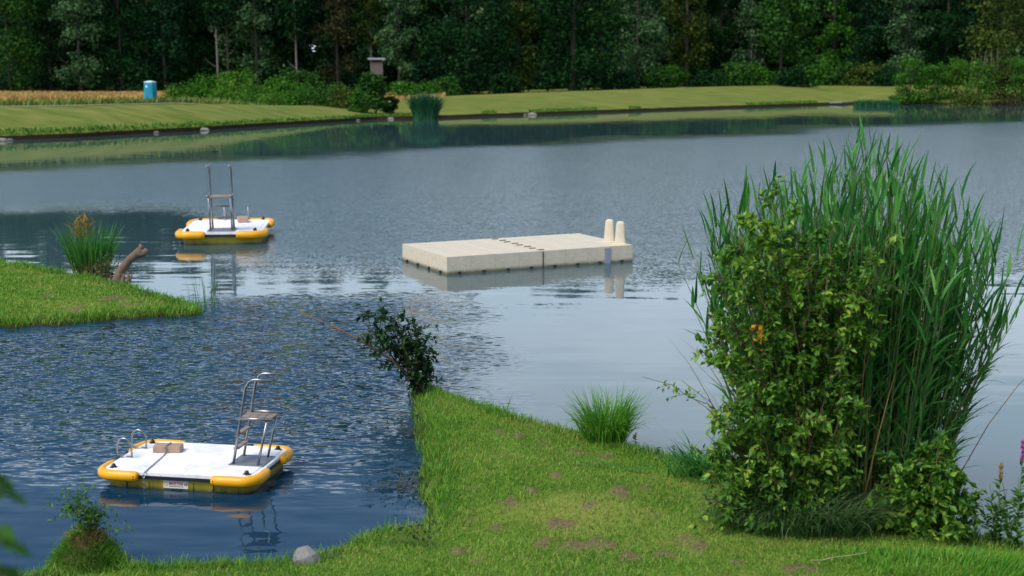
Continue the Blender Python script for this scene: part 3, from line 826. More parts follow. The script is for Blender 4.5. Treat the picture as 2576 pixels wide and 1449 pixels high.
# ---- portable toilet
def build_toilet():
    d = 150; x = (388 - W / 2) / F * d; z = fz(x, d)
    root = empty('portable_toilet', (x, d, z), R(-14), 'turquoise portable toilet cabin with a pale roof edge beside the left field', 'toilet', scale=(.84, .84, 1.06))
    blue = solid('turquoise_plastic', hexa('#1295a8'), .45, .08, 3); dk = solid('blue_plastic', hexa('#0c7fa6'), .45, .08, 3)
    wh = solid('roof_plastic', hexa('#cfe6e6'), .45, .05, 3); gy = solid('skid_plastic', hexa('#1f6f7c'), .6, .1, 3)
    mb = MB()
    def body(m_, z0, z1, b0, b1):
        v = [(-b0, -b0, z0), (b0, -b0, z0), (b0, b0, z0), (-b0, b0, z0), (-b1, -b1, z1), (b1, -b1, z1), (b1, b1, z1), (-b1, b1, z1)]
        m_.add(v, [(3, 2, 1, 0), (4, 5, 6, 7), (0, 1, 5, 4), (1, 2, 6, 5), (2, 3, 7, 6), (3, 0, 4, 7)])
    body(mb, .08, 1.15, .62, .60); body(mb, 1.152, 2.12, .585, .55)
    for sx_ in (-1, 1):
        for sy_ in (-1, 1): mb.tube([(sx_ * .61, sy_ * .61, .06), (sx_ * .555, sy_ * .555, 2.13)], .045, 6)
    mb.build('cabin', blue, root)
    mb = MB(); mb.box((0, 0, 2.17), (1.2, 1.2, .09), .03); mb.add([(-.5, -.5, 2.214), (.5, -.5, 2.214), (.5, .5, 2.214), (-.5, .5, 2.214), (-.2, -.2, 2.31), (.2, -.2, 2.31), (.2, .2, 2.31), (-.2, .2, 2.31)],
              [(0, 1, 5, 4), (1, 2, 6, 5), (2, 3, 7, 6), (3, 0, 4, 7), (4, 5, 6, 7)]); mb.build('roof', wh, root)
    mb = MB(); mb.box((.02, -.625, 1.05), (.78, .04, 1.8), .015); dr = mb.build('door', dk, root)
    mb = MB(); mb.box((.33, -.66, 1.05), (.05, .05, .16), .01); mb.build('handle', gy, dr)
    mb = MB(); mb.box((-.2, -.64, 1.72), (.24, .02, .22), .005); mb.build('sign', wh, root)
    mb = MB()
    for yy in (-.4, .4): mb.box((0, yy, .03), (1.3, .14, .10), .02)
    mb.build('skid', gy, root)
build_toilet()

# ---- raised hide
def build_hide():
    d = 203; x = (952 - W / 2) / F * d; z = fz(x, d)
    root = empty('raised_hide', (x, d, z), R(8), 'weathered wooden hunting hide on stilts rising behind the tall shore bush', 'hide', scale=(.86, .86, 1))
    wd = solid('weathered_boards', hexa('#6e6258'), .85, .2, 4, .3, dirt=hexa('#4c4239')); rf = solid('roof_sheet', hexa('#8d8c92'), .6, .1, 3)
    dk = solid('opening_shade', hexa('#15130f'), .9, .1, 3)
    zb = 4.15 - z
    mb = MB()
    for i in range(9): mb.box((-.92 + i * .23, -.9, zb + .85), (.222, .04, 1.7)); 
    for i in range(9): mb.box((-.92 + i * .23, .9, zb + .85), (.222, .04, 1.7))
    for i in range(8): mb.box((-1.02, -.77 + i * .22, zb + .85), (.04, .21, 1.7)); mb.box((1.02, -.77 + i * .22, zb + .85), (.04, .21, 1.7))
    mb.build('cabin', wd, root)
    mb = MB(); mb.box((0, 0, zb - .05), (2.2, 2.0, .1)); mb.build('floor', wd, root)
    mb = MB(); mb.box((0, -.05, zb + 2.2), (3.0, 2.6, .16), .02, Matrix.Rotation(R(4), 3, 'X')); mb.build('roof', rf, root)
    mb = MB(); mb.box((0, 0, zb + 1.93), (1.9, 1.7, .3)); mb.build('slot_shade_block', dk, root)  # solid near-black block, painted shade for the inside of the opening
    for sx_ in (-1, 1):
        for sy_ in (-1, 1):
            mb = MB(); mb.tube([(sx_ * 1.25, sy_ * 1.15, -.2), (sx_ * .95, sy_ * .83, zb - .1)], .09, 8); mb.build('stilt', BARK_PALE, root)
            mb = MB(); mb.box((sx_ * .985, sy_ * .86, zb + 1.9), (.1, .1, .42)); mb.build('post', wd, root)
    mb = MB()
    for sx_ in (-.25, .25): mb.tube([(sx_, -2.4, -.1), (sx_, -.95, zb)], .04, 6)
    for k in range(9): t = (k + .5) / 9; mb.tube([(-.3, -2.4 + 1.45 * t, zb * t), (.3, -2.4 + 1.45 * t, zb * t)], .03, 6)
    mb.build('ladder', BARK_PALE, root)
build_hide()

# ---- red lifebuoy cabinet, stakes, railing, stones
def build_bank_things():
    red = solid('red_paint', hexa('#b8331f'), .5, .1, 4); wood = solid('post_wood', hexa('#6b5a46'), .9, .2, 4); org = solid('orange_ring', hexa('#e08a4a'), .5, .08, 4)
    d = 125.5; x = (991 - W / 2) / F * d; z = fz(x, d)
    root = empty('lifebuoy_stand', (x, d, z), R(-10), 'small red lifebuoy box on a post beside the tall shore bush', 'lifebuoy stand')
    mb = MB(); mb.tube([(0, .1, -.2), (0, .1, 1.15)], .05, 8); mb.build('post', wood, root)
    mb = MB(); mb.box((0, 0, .72), (.42, .16, .72), .03); mb.build('box', red, root)
    mb = MB(); mb.tube([(.2 + .17 * math.cos(a), -.12, .72 + .26 * math.sin(a)) for a in np.linspace(0, 2 * PI, 17)[:-1]], .045, 6, closed=True); mb.build('ring', org, root)
    stone = solid('pale_stone', hexa('#837d75'), .9, .2, 5, .4); stone2 = solid('grey_stone', hexa('#655f57'), .9, .25, 5, .4)
    rng = np.random.default_rng(3)
    for px, py, s, lab in [(10, 355, .3, 'flat pale stone at the left edge of the far shore'), (28, 354, .2, 'smaller pale stone right beside the left edge stone'), (395, 335, .2, 'grey stone at the waterline below the toilet'),
                           (516, 328.5, .34, 'bright pale stone on the shore right of the toilet'), (984, 300, .28, 'pale stone at the waterline below the red lifebuoy box'), (1038, 298, .26, 'pale stone just left of the lone reed tuft'),
                           (1340, 289.5, .45, 'broad pale stone alone on the middle of the far shore'), (1322, 290, .22, 'small stone leaning on the broad pale stone'), (902, 304, .2, 'grey stone left of the tall shore bush')]:
        p_ = on_plane(px, py, 0); mb = MB()
        th = np.linspace(0, PI, 7); ph = np.linspace(0, 2 * PI, 11)[:-1]
        vs = []; 
        for t in th:
            for q in ph:
                k = 1 + rng.uniform(-.18, .18)
                vs.append((s * k * math.sin(t) * math.cos(q), s * .7 * k * math.sin(t) * math.sin(q), s * .5 * k * math.cos(t) + .05))
        fcs = [(i * 10 + j, (i + 1) * 10 + j, (i + 1) * 10 + (j + 1) % 10, i * 10 + (j + 1) % 10) for i in range(6) for j in range(10)]
        mb.add(vs, fcs); o = mb.build('shore_stone', stone if s > .25 else stone2); o.location = (p_[0], p_[1] - .15, 0); tag(o, lab, 'stone', 'stones along the far shore')
    # bleached log at the right end of the bank
    a = on_plane(2085, 263, 0); b_ = on_plane(2132, 262, 0)
    mb = MB(); mb.tube([(a[0], a[1] - .3, .22), ((a[0] + b_[0]) / 2, a[1] - .5, .3), (b_[0], b_[1] - .3, .24)], [.1, .15, .08], 7); tag(mb.build('bleached_log', stone), 'pale bleached log on the bank left of the low reed strip', 'log')
    # grey dead stakes
    for k, px in enumerate((2428, 2440, 2450, 2459, 2467, 2476, 2486, 2494)):
        d = 196; x = (px - W / 2) / F * d; z = fz(x, d); h = rng.uniform(4.4, 6.4)
        mb = MB(); mb.tube([(0, 0, -.2), (rng.uniform(-.1, .1), 0, h * .6), (rng.uniform(-.3, .3), 0, h)], [.07, .06, .03], 6)
        o = mb.build('bare_sapling', BARK_PALE); o.location = (x, d, z); tag(o, 'one of the bare grey stems standing behind the right bank shrubs', 'dead tree', 'bare grey stems behind the right bank')
    d = 200; x = (2562 - W / 2) / F * d; z = fz(x, d); pale = solid('pale_rail', hexa('#a8acae'), .6, .06, 3)
    root = empty('pale_railing', (x, d, z), 0, 'pale railing showing above the shrubs at the right edge', 'railing')
    zt = at_dist(2562, 152, d)[2] - z
    for e in (0.1, 3.6): mb = MB(); mb.box((e, 0, zt / 2), (.12, .12, zt)); mb.build('post', pale, root)
    mb = MB(); mb.box((1.5, -.07, zt), (5.6, .05, .14)); mb.build('rail', pale, root)
build_bank_things()

# ------------------------------------------------------------------ white modular swimming platform
def build_platform():
    N_ = on_plane(1124, 647, .36); Rr = on_plane(1592, 616, .36); L_ = on_plane(1022, 613, .36)
    ax = Rr - N_; ang = math.atan2(ax[1], ax[0]); ln = float(np.linalg.norm(ax)); dp = float(np.linalg.norm(L_ - N_))
    u, v = ln / 8, dp / 4
    root = empty('swim_platform', (N_[0], N_[1], 0), ang, 'beige modular floating swim platform with two upright plastic posts', 'platform')
    mw = solid('beige_float_plastic', hexa('#cfc2aa'), .6, .07, 5, .08, dirt=hexa('#a89c84'), dirt_at=(.48, .8), tide=True); dk = solid('dark_gap', hexa('#2a2824'), .8, .1, 5)
    gr = solid('grey_band', hexa('#8f939c'), .6, .08, 5)
    mb = MB(); mb.box((0, 0, .13), (u - .0025, v - .0025, .46))
    for sx_ in (-1, 1): mb.box((sx_ * u * .22, -v / 2 - .001, .2), (.06, .006, .018), .002)
    proto = mb.build('float_module', mw, root, False)
    pm = proto.data
    for i in range(8):
        for j in range(4):
            o = proto if i == j == 0 else proto.copy()
            if not (i == j == 0): COL.objects.link(o); o.parent = root
            o.location = (u * (i + .5), v * (j + .5), 0)
    for i in range(8): mb = MB(); mb.box((u * (i + .5), -.012, .015), (.06, .05, .07), .005); mb.build('connector', dk, root)
    for j in range(4): mb = MB(); mb.box((-.012, v * (j + .5), .015), (.05, .06, .07), .005); mb.build('connector', dk, root)
    for k in range(8): mb = MB(); mb.box((u * 4 + .02 * (-1) ** k, v * (k + .5) / 2, .366), (.15, .05, .014), .003); mb.build('seam_pin', dk, root)
    mb = MB(); mb.box((u * 4, -.004, .17), (.016, .016, .36)); mb.build('seam', dk, root)
    mb = MB(); mb.box((u * 6.85, -.008, .16), (.15, .012, .34), .003); mb.build('ladder_strap', gr, root)
    for k, py in enumerate((v * .45, v * 1.22)):
        mb = MB()
        sec = []
        for t in np.concatenate([np.linspace(0, .85, 7), [.9, .95, .98, 1.0]]):
            w_ = .125 * (1 - .32 * t) * (1 if t < .88 else math.sqrt(max(.0, 1 - ((t - .88) / .12) ** 2)) * .7 + .3); sec.append((t * .50, w_))
        vs = []
        for z_, w_ in sec:
            for q in np.linspace(0, 2 * PI, 13)[:-1]:
                vs.append((.07 * math.copysign(abs(math.cos(q)) ** .35, math.cos(q)) * (w_ / .125 * .6 + .4), w_ * math.copysign(abs(math.sin(q)) ** .35, math.sin(q)), .355 + z_))
        n = 12
        fcs = [(i * n + j, i * n + (j + 1) % n, (i + 1) * n + (j + 1) % n, (i + 1) * n + j) for i in range(10) for j in range(n)] + [tuple(10 * n + j for j in range(n))]
        mb.add(vs, fcs); mb.box((0, 0, .365), (.2, .3, .03), .01)
        o = mb.build('step_post', mw, root, True); o.location = (u * 7.72, py, 0); o.rotation_euler = (0, 0, R(50))
build_platform()

# ------------------------------------------------------------------ yellow and white raft with tall chair
def text_mesh(s, size):
    cu = bpy.data.curves.new('lettering', 'FONT'); cu.body = s; cu.size = size; cu.extrude = .0008; cu.shear = .12; cu.resolution_u = 3; cu.offset = size * .012
    cu.align_x = 'LEFT'
    o = bpy.data.objects.new('lettering', cu); COL.objects.link(o)
    bpy.context.view_layer.update()
    me = bpy.data.meshes.new_from_object(o.evaluated_get(bpy.context.evaluated_depsgraph_get()))
    COL.objects.unlink(o); bpy.data.objects.remove(o)
    return me

M_STEEL = solid('brushed_steel', hexa('#9a9da0'), .3, .12, 8, metal=.9)
M_BUMP = solid('yellow_rubber', hexa('#f0a90c'), .38, .06, 4, .05, dirt=hexa('#c98c10'), dirt_at=(.6, .85))
M_HULL, nt, b, _ = new_mat('weathered_yellow_hull')
tc = nt.nodes.new('ShaderNodeTexCoord'); sxy = nt.nodes.new('ShaderNodeSeparateXYZ'); nt.links.new(tc.outputs['Object'], sxy.inputs[0])
nn = noise(nt, 3.5, 5, .7, mapping(nt, tc.outputs['Object'], (2.2, 2.2, .3))); zz = math_n(nt, 'ADD', sxy.outputs[2], math_n(nt, 'MULTIPLY', math_n(nt, 'SUBTRACT', nn.outputs[0], .5), .12))
c = ramp(nt, [(.0, hexa('#4d4a1a')), (.05, hexa('#8a7d22')), (.12, hexa('#b39d2a')), (.2, hexa('#c2ab30'))], zz).outputs[0]
nt.links.new(c, b.inputs['Base Color']); b.inputs['Roughness'].default_value = .5
M_DECK = solid('white_deck', hexa('#f2f0f0'), .7, .03, 7, .25, dirt=hexa('#b4b0ac'), bscale=60, dirt_at=(.48, .85))
M_RUB = solid('black_rub_rail', hexa('#191b26'), .5, .1, 4)
M_WOOD = solid('grey_weathered_wood', hexa('#8b7a6c'), .85, .25, 9, .3, dirt=hexa('#5d5048'))
M_PLATE = solid('checker_plate', hexa('#83848c'), .45, .12, 10, .2, metal=.5)
M_BLACK = solid('black_fitting', hexa('#15151a'), .4, .1, 4)

def rrect(hx, hy, r, n=7):
    o = []
    for qx, qy, a0 in ((1, 1, 0), (-1, 1, 90), (-1, -1, 180), (1, -1, 270)):
        for k in range(n):
            a = R(a0 + 90 * k / (n - 1)); o.append((qx * (hx - r) + r * math.cos(a), qy * (hy - r) + r * math.sin(a)))
    return o

def make_raft(loc, rz, scale, label, group):
    root = empty('swim_raft', loc, rz, label, 'raft', group, scale)
    hx, hy = 1.25, .86
    mb = MB(); mb.prism(rrect(hx - .07, hy - .07, .2), -.18, .19)
    for k in range(6):                              # moulded ribs along the sides
        x0 = -.9 + k * .36
        for s_ in (-1, 1): mb.box((x0, s_ * (hy - .066), .02), (.16, .02, .33), .006)
    mb.build('hull', M_HULL, root)
    mb = MB(); mb.prism(rrect(hx - .02, hy - .02, .24), .205, .262); mb.prism(rrect(hx - .10, hy - .10, .2), .262, .272); mb.build('deck', M_DECK, root)
    mb = MB(); mb.prism(rrect(hx, hy, .25), .165, .215); mb.build('rub_rail', M_RUB, root)
    for qx, qy in ((-1, -1), (1, -1), (1, 1), (-1, 1)):
        r = .26; lx = .42; ly = .30
        path = [(hx - r - lx * (1 - t), hy) for t in (0, .06, .3, .7)] + [(hx - r + r * math.sin(a), hy - r + r * math.cos(a)) for a in np.linspace(0, PI / 2, 10)] + [(hx, hy - r - ly * t) for t in (.3, .7, .94, 1)]
        n = len(path)
        rad = [.052, .068] + [.075] * (n - 4) + [.068, .052]
        mb = MB(); mb.tube([(qx * (a + .022 * (1)), qy * (b_ + .022), .205) for a, b_ in path], rad, 12, True, squash=1.12)
        bo = mb.build('corner_bumper', M_BUMP, root, True)
        for ex, ey in ((hx - r - lx + .07, hy + .095), (hx + .095, hy - r - ly + .07)):
            for o_ in (-.02, .02): mb = MB(); mb.tube([(qx * ex, qy * (ey - .02), .20 + o_), (qx * (ex), qy * ey, .20 + o_)] if ey > hy else [(qx * (ex - .02), qy * ey, .20 + o_), (qx * ex, qy * ey, .20 + o_)], .009, 6); mb.build('bolt', M_BLACK, bo)
        mb = MB(); cx_, cy_ = qx * (hx - .17), qy * (hy - .17)
        mb.tube([(cx_, cy_, .27), (cx_, cy_, .30), (cx_, cy_, .325), (cx_, cy_, .335)], [.04, .038, .025, .005], 10); mb.box((cx_, cy_, .274), (.12, .06, .008), .003)
        mb.build('mooring_knob', M_BLACK, root, True)
    for hx_ in (-.78, .62):                          # shackles hanging under the rail
        mb = MB(); mb.tube([(hx_, -hy - .03, .15), (hx_ + .012, -hy - .035, .09), (hx_, -hy - .03, .03)], .014, 6); mb.build('shackle', M_BLACK, root)
    for yy in (-.16, .36):
        mb = MB()
        arc = [(-1.285, yy, .0), (-1.285, yy, .42)] + [(-1.16 - .125 * math.cos(a), yy, .42 + .16 * math.sin(a)) for a in np.linspace(.2, PI - .2, 9)] + [(-1.035, yy, .42), (-1.035, yy, .275)]
        mb.tube(arc, .017, 8); mb.tube([(-1.285, yy, .287), (-1.02, yy + .0, .287)], .014, 8); mb.build('ladder_handle', M_STEEL, root, True)
    for k in range(2): mb = MB(); mb.tube([(-1.285, -.16, .12 - k * .14), (-1.285, .36, .12 - k * .14)], .016, 8); mb.build('ladder_rung', M_STEEL, root, True)
    # tall chair
    bx = .88
    mb = MB(); mb.box((bx + .02, 0, .277), (.56, .58, .010), .004); chair = mb.build('lookout_chair', M_PLATE, root)
    for qx in (-.24, .24):
        for qy in (-.25, 0, .25): mb = MB(); mb.tube([(bx + .02 + qx, qy, .283), (bx + .02 + qx, qy, .292)], .012, 8); mb.build('plate_bolt', M_STEEL, chair)
    zs = 1.00; yl = .22
    def inner(z): return bx - .20 + .235 * (z - .28) / 1.2
    for s_ in (-1, 1):
        mb = MB()
        top = 1.62; xt = inner(top)
        pts = [(bx - .20, s_ * yl, .275), (inner(.8), s_ * yl, .8), (inner(1.2), s_ * yl, 1.2), (inner(top - .12), s_ * yl, top - .12)]
        pts += [(xt + .005 + .13 * (1 - math.cos(a)), s_ * yl, top - .11 + .12 * math.sin(a)) for a in np.linspace(.25, PI / 2, 6)] + [(xt + .40, s_ * yl, top + .012)]
        mb.tube(pts, .021, 10); mb.build('handrail', M_STEEL, chair, True)
        mb = MB(); mb.tube([(bx + .20, s_ * yl, .275), (bx + .37, s_ * yl, zs - .01)], .019, 10); mb.build('leg', M_STEEL, chair, True)
        mb = MB(); mb.tube([(inner(zs) - .07, s_ * (yl + .02), zs + .015), (bx + .46, s_ * (yl + .02), zs + .015)], .024, 10); mb.build('side_rail', M_STEEL, chair, True)
    for k in range(4): mb = MB(); mb.box((bx - .04 + k * .126, 0, zs - .01), (.120, 2 * yl - .02, .026), .004); mb.build('seat_board', M_WOOD, chair)
    for z_ in (.52, .76):
        mb = MB(); mb.box((inner(z_), 0, z_), (.085, 2 * yl - .03, .026), .005); mb.build('rung', M_WOOD, chair)
    # maker's plate on the long side
    wh = solid('label_white', hexa('#d9d5cf'), .5, .04, 5); redp = solid('label_red', hexa('#c01c30'), .5, .05, 5); gn = solid('label_green', hexa('#1d8a4a'), .5, .05, 5)
    orr = solid('label_orange', hexa('#e0a46a'), .5, .1, 5); gy = solid('label_grey', hexa('#55504c'), .5, .05, 5)
    yf = -(hy - .054)
    mb = MB(); mb.box((-.02, yf, .085), (.40, .006, .118), .001); pl = mb.build('name_plate', wh, root)
    me = text_mesh('MARTINI', .072); me.materials.append(redp)
    o = bpy.data.objects.new('lettering', me); link(o, pl); o.rotation_euler = (PI / 2, 0, 0); o.location = (-.128, yf - .005, .078); o.scale = (.80, 1.05, 1)
    mb = MB(); mb.tube([(-.176, yf - .001, .088), (-.176, yf - .006, .088)], .032, 14); mb.build('emblem', orr, pl)
    mb = MB(); mb.tube([(-.176, yf - .0062, .088), (-.176, yf - .0075, .088)], .018, 12); mb.build('emblem_centre', wh, pl)
    mb = MB(); xx = -.125; rr = random.Random(4)
    while xx < .10: w_ = rr.uniform(.006, .016); mb.box((xx + w_ / 2, yf - .0045, .057), (w_, .002, .011)); xx += w_ + rr.uniform(.003, .008)
    mb.build('small_print', gy, pl)
    for x_, mt in ((.128, gn), (.158, redp)):
        mb = MB(); mb.add([(x_ - .012, yf - .0045, .078), (x_ + .010, yf - .0045, .074), (x_ + .014, yf - .0045, .116), (x_ - .006, yf - .0045, .110)], [(0, 1, 2, 3)]); mb.build('flag_mark', mt, pl)
    return root

far_raft_loc = (-7.08, 32.9, 0)
raft_rot = R(-84)
far_raft = make_raft(far_raft_loc, raft_rot, 1.15, 'yellow cornered white raft with tall chair, farther one on the open lake', 'yellow cornered swim rafts')
cA, cB, cC, cD = [on_plane(a, b_, .17) for a, b_ in ((240, 1178), (640, 1200), (748, 1128), (362, 1112))]
cove_c = (cA + cB + cC + cD) / 4; cove_c[2] = 0
cove_rot = R(-10); CS = .64
cove_raft = copy_tree(far_raft)
cove_raft.location = cove_c; cove_raft.rotation_euler = (0, 0, cove_rot); cove_raft.scale = (CS,) * 3
cove_raft['label'] = 'yellow cornered white raft with tall steel chair, nearer one floating in the dark cove'

def local_to_world(loc, rz, s, p):
    c_, s_ = math.cos(rz), math.sin(rz)
    return (loc[0] + s * (p[0] * c_ - p[1] * s_), loc[1] + s * (p[0] * s_ + p[1] * c_), loc[2] + s * p[2])

M_BLOCK = solid('concrete_block', hexa('#a58a76'), .95, .12, 8, .5, dirt=hexa('#8a7464'))
for loc, rz, s, lab in ((far_raft_loc, raft_rot, 1.15, 'brown concrete block resting on the farther raft'), (cove_c, cove_rot, CS, 'brown concrete block with a chain round it on the nearer raft')):
    mb = MB(); mb.box((0, 0, .055), (.44, .22, .11), .012); o = mb.build('concrete_block', M_BLOCK)
    o.location = local_to_world(loc, rz, s, (-.62, .28, .273)); o.rotation_euler = (0, 0, rz + R(8)); o.scale = (s,) * 3
    tag(o, lab, 'block', 'concrete blocks on the rafts')
# chain from the block over the edge
def build_chain():
    P = [(-.60, .385, .345), (-.60, .34, .394), (-.60, .22, .394), (-.60, .158, .38), (-.60, .150, .30), (-.595, .12, .282), (-.55, -.2, .282), (-.51, -.55, .282), (-.49, -.76, .282), (-.488, -.875, .272), (-.487, -.91, .20), (-.487, -.905, .05), (-.487, -.905, -.1)]
    P = [Vector(local_to_world(cove_c, cove_rot, CS, p)) for p in P]
    seg = []; step = .021
    dist = 0; i = 0
    acc = [P[0]]
    for a, b_ in zip(P[:-1], P[1:]):
        L = (b_ - a).length; n = max(1, int(L / step))
        for k in range(1, n + 1): acc.append(a.lerp(b_, k / n))
    mb = MB()
    for k in range(len(acc) - 1):
        a, b_ = acc[k], acc[k + 1]; t = (b_ - a).normalized(); ref = Vector((0, 0, 1)) if abs(t.z) < .8 else Vector((1, 0, 0))
        s = t.cross(ref).normalized(); u = t.cross(s)
        w = s if k % 2 else u
        c_ = (a + b_) / 2; hl = (b_ - a).length * .68
        mb.tube([c_ + t * hl * math.cos(q) + w * .0085 * math.sin(q) for q in np.linspace(0, 2 * PI, 9)[:-1]], .0032, 5, closed=True)
    tag(mb.build('chain', M_STEEL), 'thin steel chain running from the concrete block over the raft edge', 'chain')
build_chain()

# ------------------------------------------------------------------ lawn grass
G_LAWN = foliage('grass_blades', pal('#3e6e1e', '#548628', '#6c9832', '#88a444', '#aaa25e'), .3, .65, 1.2, .15)
G_SHORE = foliage('shore_grass_blades', pal('#356c18', '#4a8420', '#66982c', '#86aa44'), .3, .6, 1.5, .25)

def scatter_grass():
    rng = np.random.default_rng(77)
    mb = MB()
    def patch(x0, x1, y0, y1, dens, lmin, lmax, wid):
        n = int((x1 - x0) * (y1 - y0) * dens)
        x = rng.uniform(x0, x1, n); y = rng.uniform(y0, y1, n)
        vis = (np.abs(x) < y * .40 + .4)
        x, y = x[vis], y[vis]
        z, s = lawn_z(x, y)
        k = (s > .015) & (rng.uniform(0, 1, len(x)) > bare(x, y) * .93) & (rng.uniform(0, 1, len(x)) > sstep(.52, .8, dryness(x, y)) * .5)
        x, y, z, s = x[k], y[k], z[k], s[k]; n = len(x)
        tuft = fnoise(x * 2.2, y * 2.2, 61, 3)
        near = 1 - sstep(.1, .55, s)
        L = rng.uniform(lmin, lmax, n) * (.55 + .9 * tuft) * (1 + near * 1.0)
        add_blades(mb, rng, np.stack([x, y, z - .004], 1), rdir(rng, n), rng.uniform(.05, .85, n), L, wid * rng.uniform(.7, 1.3, n), segs=2, droop=rng.uniform(.1, .9, n))
        mb.bulk[-1] = (mb.bulk[-1][0], mb.bulk[-1][1], 0)
    patch(-5, 7, 7.2, 17.6, 3300, .025, .058, .0072)
    patch(-13, -4, 20, 30, 1100, .035, .075, .015)
    # straw litter and broad clover leaves among the blades
    for cnt, mi, ln, wd, zl in ((5200, 1, .06, .004, .018), (9000, 2, .02, .018, .024)):
        x = rng.uniform(-4.5, 6, cnt); y = rng.uniform(7.4, 17.2, cnt); cl = fnoise(x * .9, y * .9, 91 + mi, 3)
        z, s_ = lawn_z(x, y); k = (s_ > .08) & (cl > .52) & (np.abs(x) < y * .4 + .4)
        c_ = np.stack([x, y, z + zl * rng.uniform(.5, 1.3, cnt)], 1)[k]; m_ = len(c_)
        V, Fc = leaf_cards(rng, c_, rdir(rng, m_) + rng.normal(size=(m_, 3)) * .12, np.tile([0, 0, 1.0], (m_, 1)) + rng.normal(size=(m_, 3)) * .35, ln * rng.uniform(.6, 1.3, m_), wd)
        mb.np_add(V, Fc, mi)
    o = mb.build('lawn_grass', [G_LAWN, foliage('straw_litter', pal('#8f8458', '#a89a68'), .1, .8, 2, .1), foliage('clover', pal('#2c5a20', '#3c6e2a'), .2, .6, 2, .2)])
    tag(o, 'short mown green grass covering the near bank and the spit', 'grass', kind='stuff')
    # longer grass at the water's edge
    mb = MB(); n = 170000
    x = np.concatenate([rng.uniform(-5, 7, n), rng.uniform(-13, -4, n // 2)]); y = np.concatenate([rng.uniform(7.5, 17.6, n), rng.uniform(20, 30, n // 2)])
    z, s = lawn_z(x, y)
    k = (s > -.02) & (s < .28) & (fnoise(x * 1.7, y * 1.7, 15) + rng.uniform(-.25, .25, len(x)) > .45) & (np.abs(x) < y * .4 + .4)
    x, y, z = x[k], y[k], z[k]; n = len(x)
    big = y > 19
    add_blades(mb, rng, np.stack([x, y, z - .01], 1), rdir(rng, n), rng.uniform(.05, .5, n), rng.uniform(.07, .2, n) * np.where(big, 1.1, .85), np.where(big, .015, .008), segs=3, droop=rng.uniform(.2, 1.2, n))
    tag(mb.build('shore_grass', G_SHORE), 'longer fresh grass fringing the near shore', 'grass', kind='stuff')
scatter_grass()

# ------------------------------------------------------------------ near plants
G_REED = foliage('reed_leaves', pal('#1e4a1e', '#2f6a2c', '#468a34', '#6aa648'), .35, .45, 1.2, .35)
G_REEDSTEM = foliage('reed_stems', pal('#3a5a30', '#5a7440', '#7a8450'), .1, .6, 1.0)
G_SHRUB = foliage('shrub_leaves', pal('#1f441c', '#34621c', '#528426', '#76a034', '#9cb244'), .35, .45, 1.6, .35)
G_SHRUB_D = foliage('shrub_leaves_dark', pal('#1d3f14', '#2f5a1a', '#477624', '#628c34'), .3, .45, 1.6, .3)
G_SEDGE = foliage('sedge_blades', pal('#2a4a26', '#3c6232', '#557844', '#788c5c'), .25, .55, 1.5)
G_TUFT = foliage('tuft_blades', pal('#2f7018', '#4a8c22', '#68a030', '#8cb44a'), .35, .5, 2.5)
G_DRY = foliage('dry_leaves', pal('#6a5430', '#8f7748', '#b09a68'), .2, .7, 2)
G_ORANGE = foliage('orange_leaves', pal('#b8761a', '#cc8e26', '#d8a83a'), .3, .5, 4)
G_PINK = foliage('purple_flowers', pal('#8a3a7a', '#a8509a', '#c070b0'), .2, .6, 6)
TWIG = solid('brown_twig', hexa('#5d4a38'), .9, .2, 20)

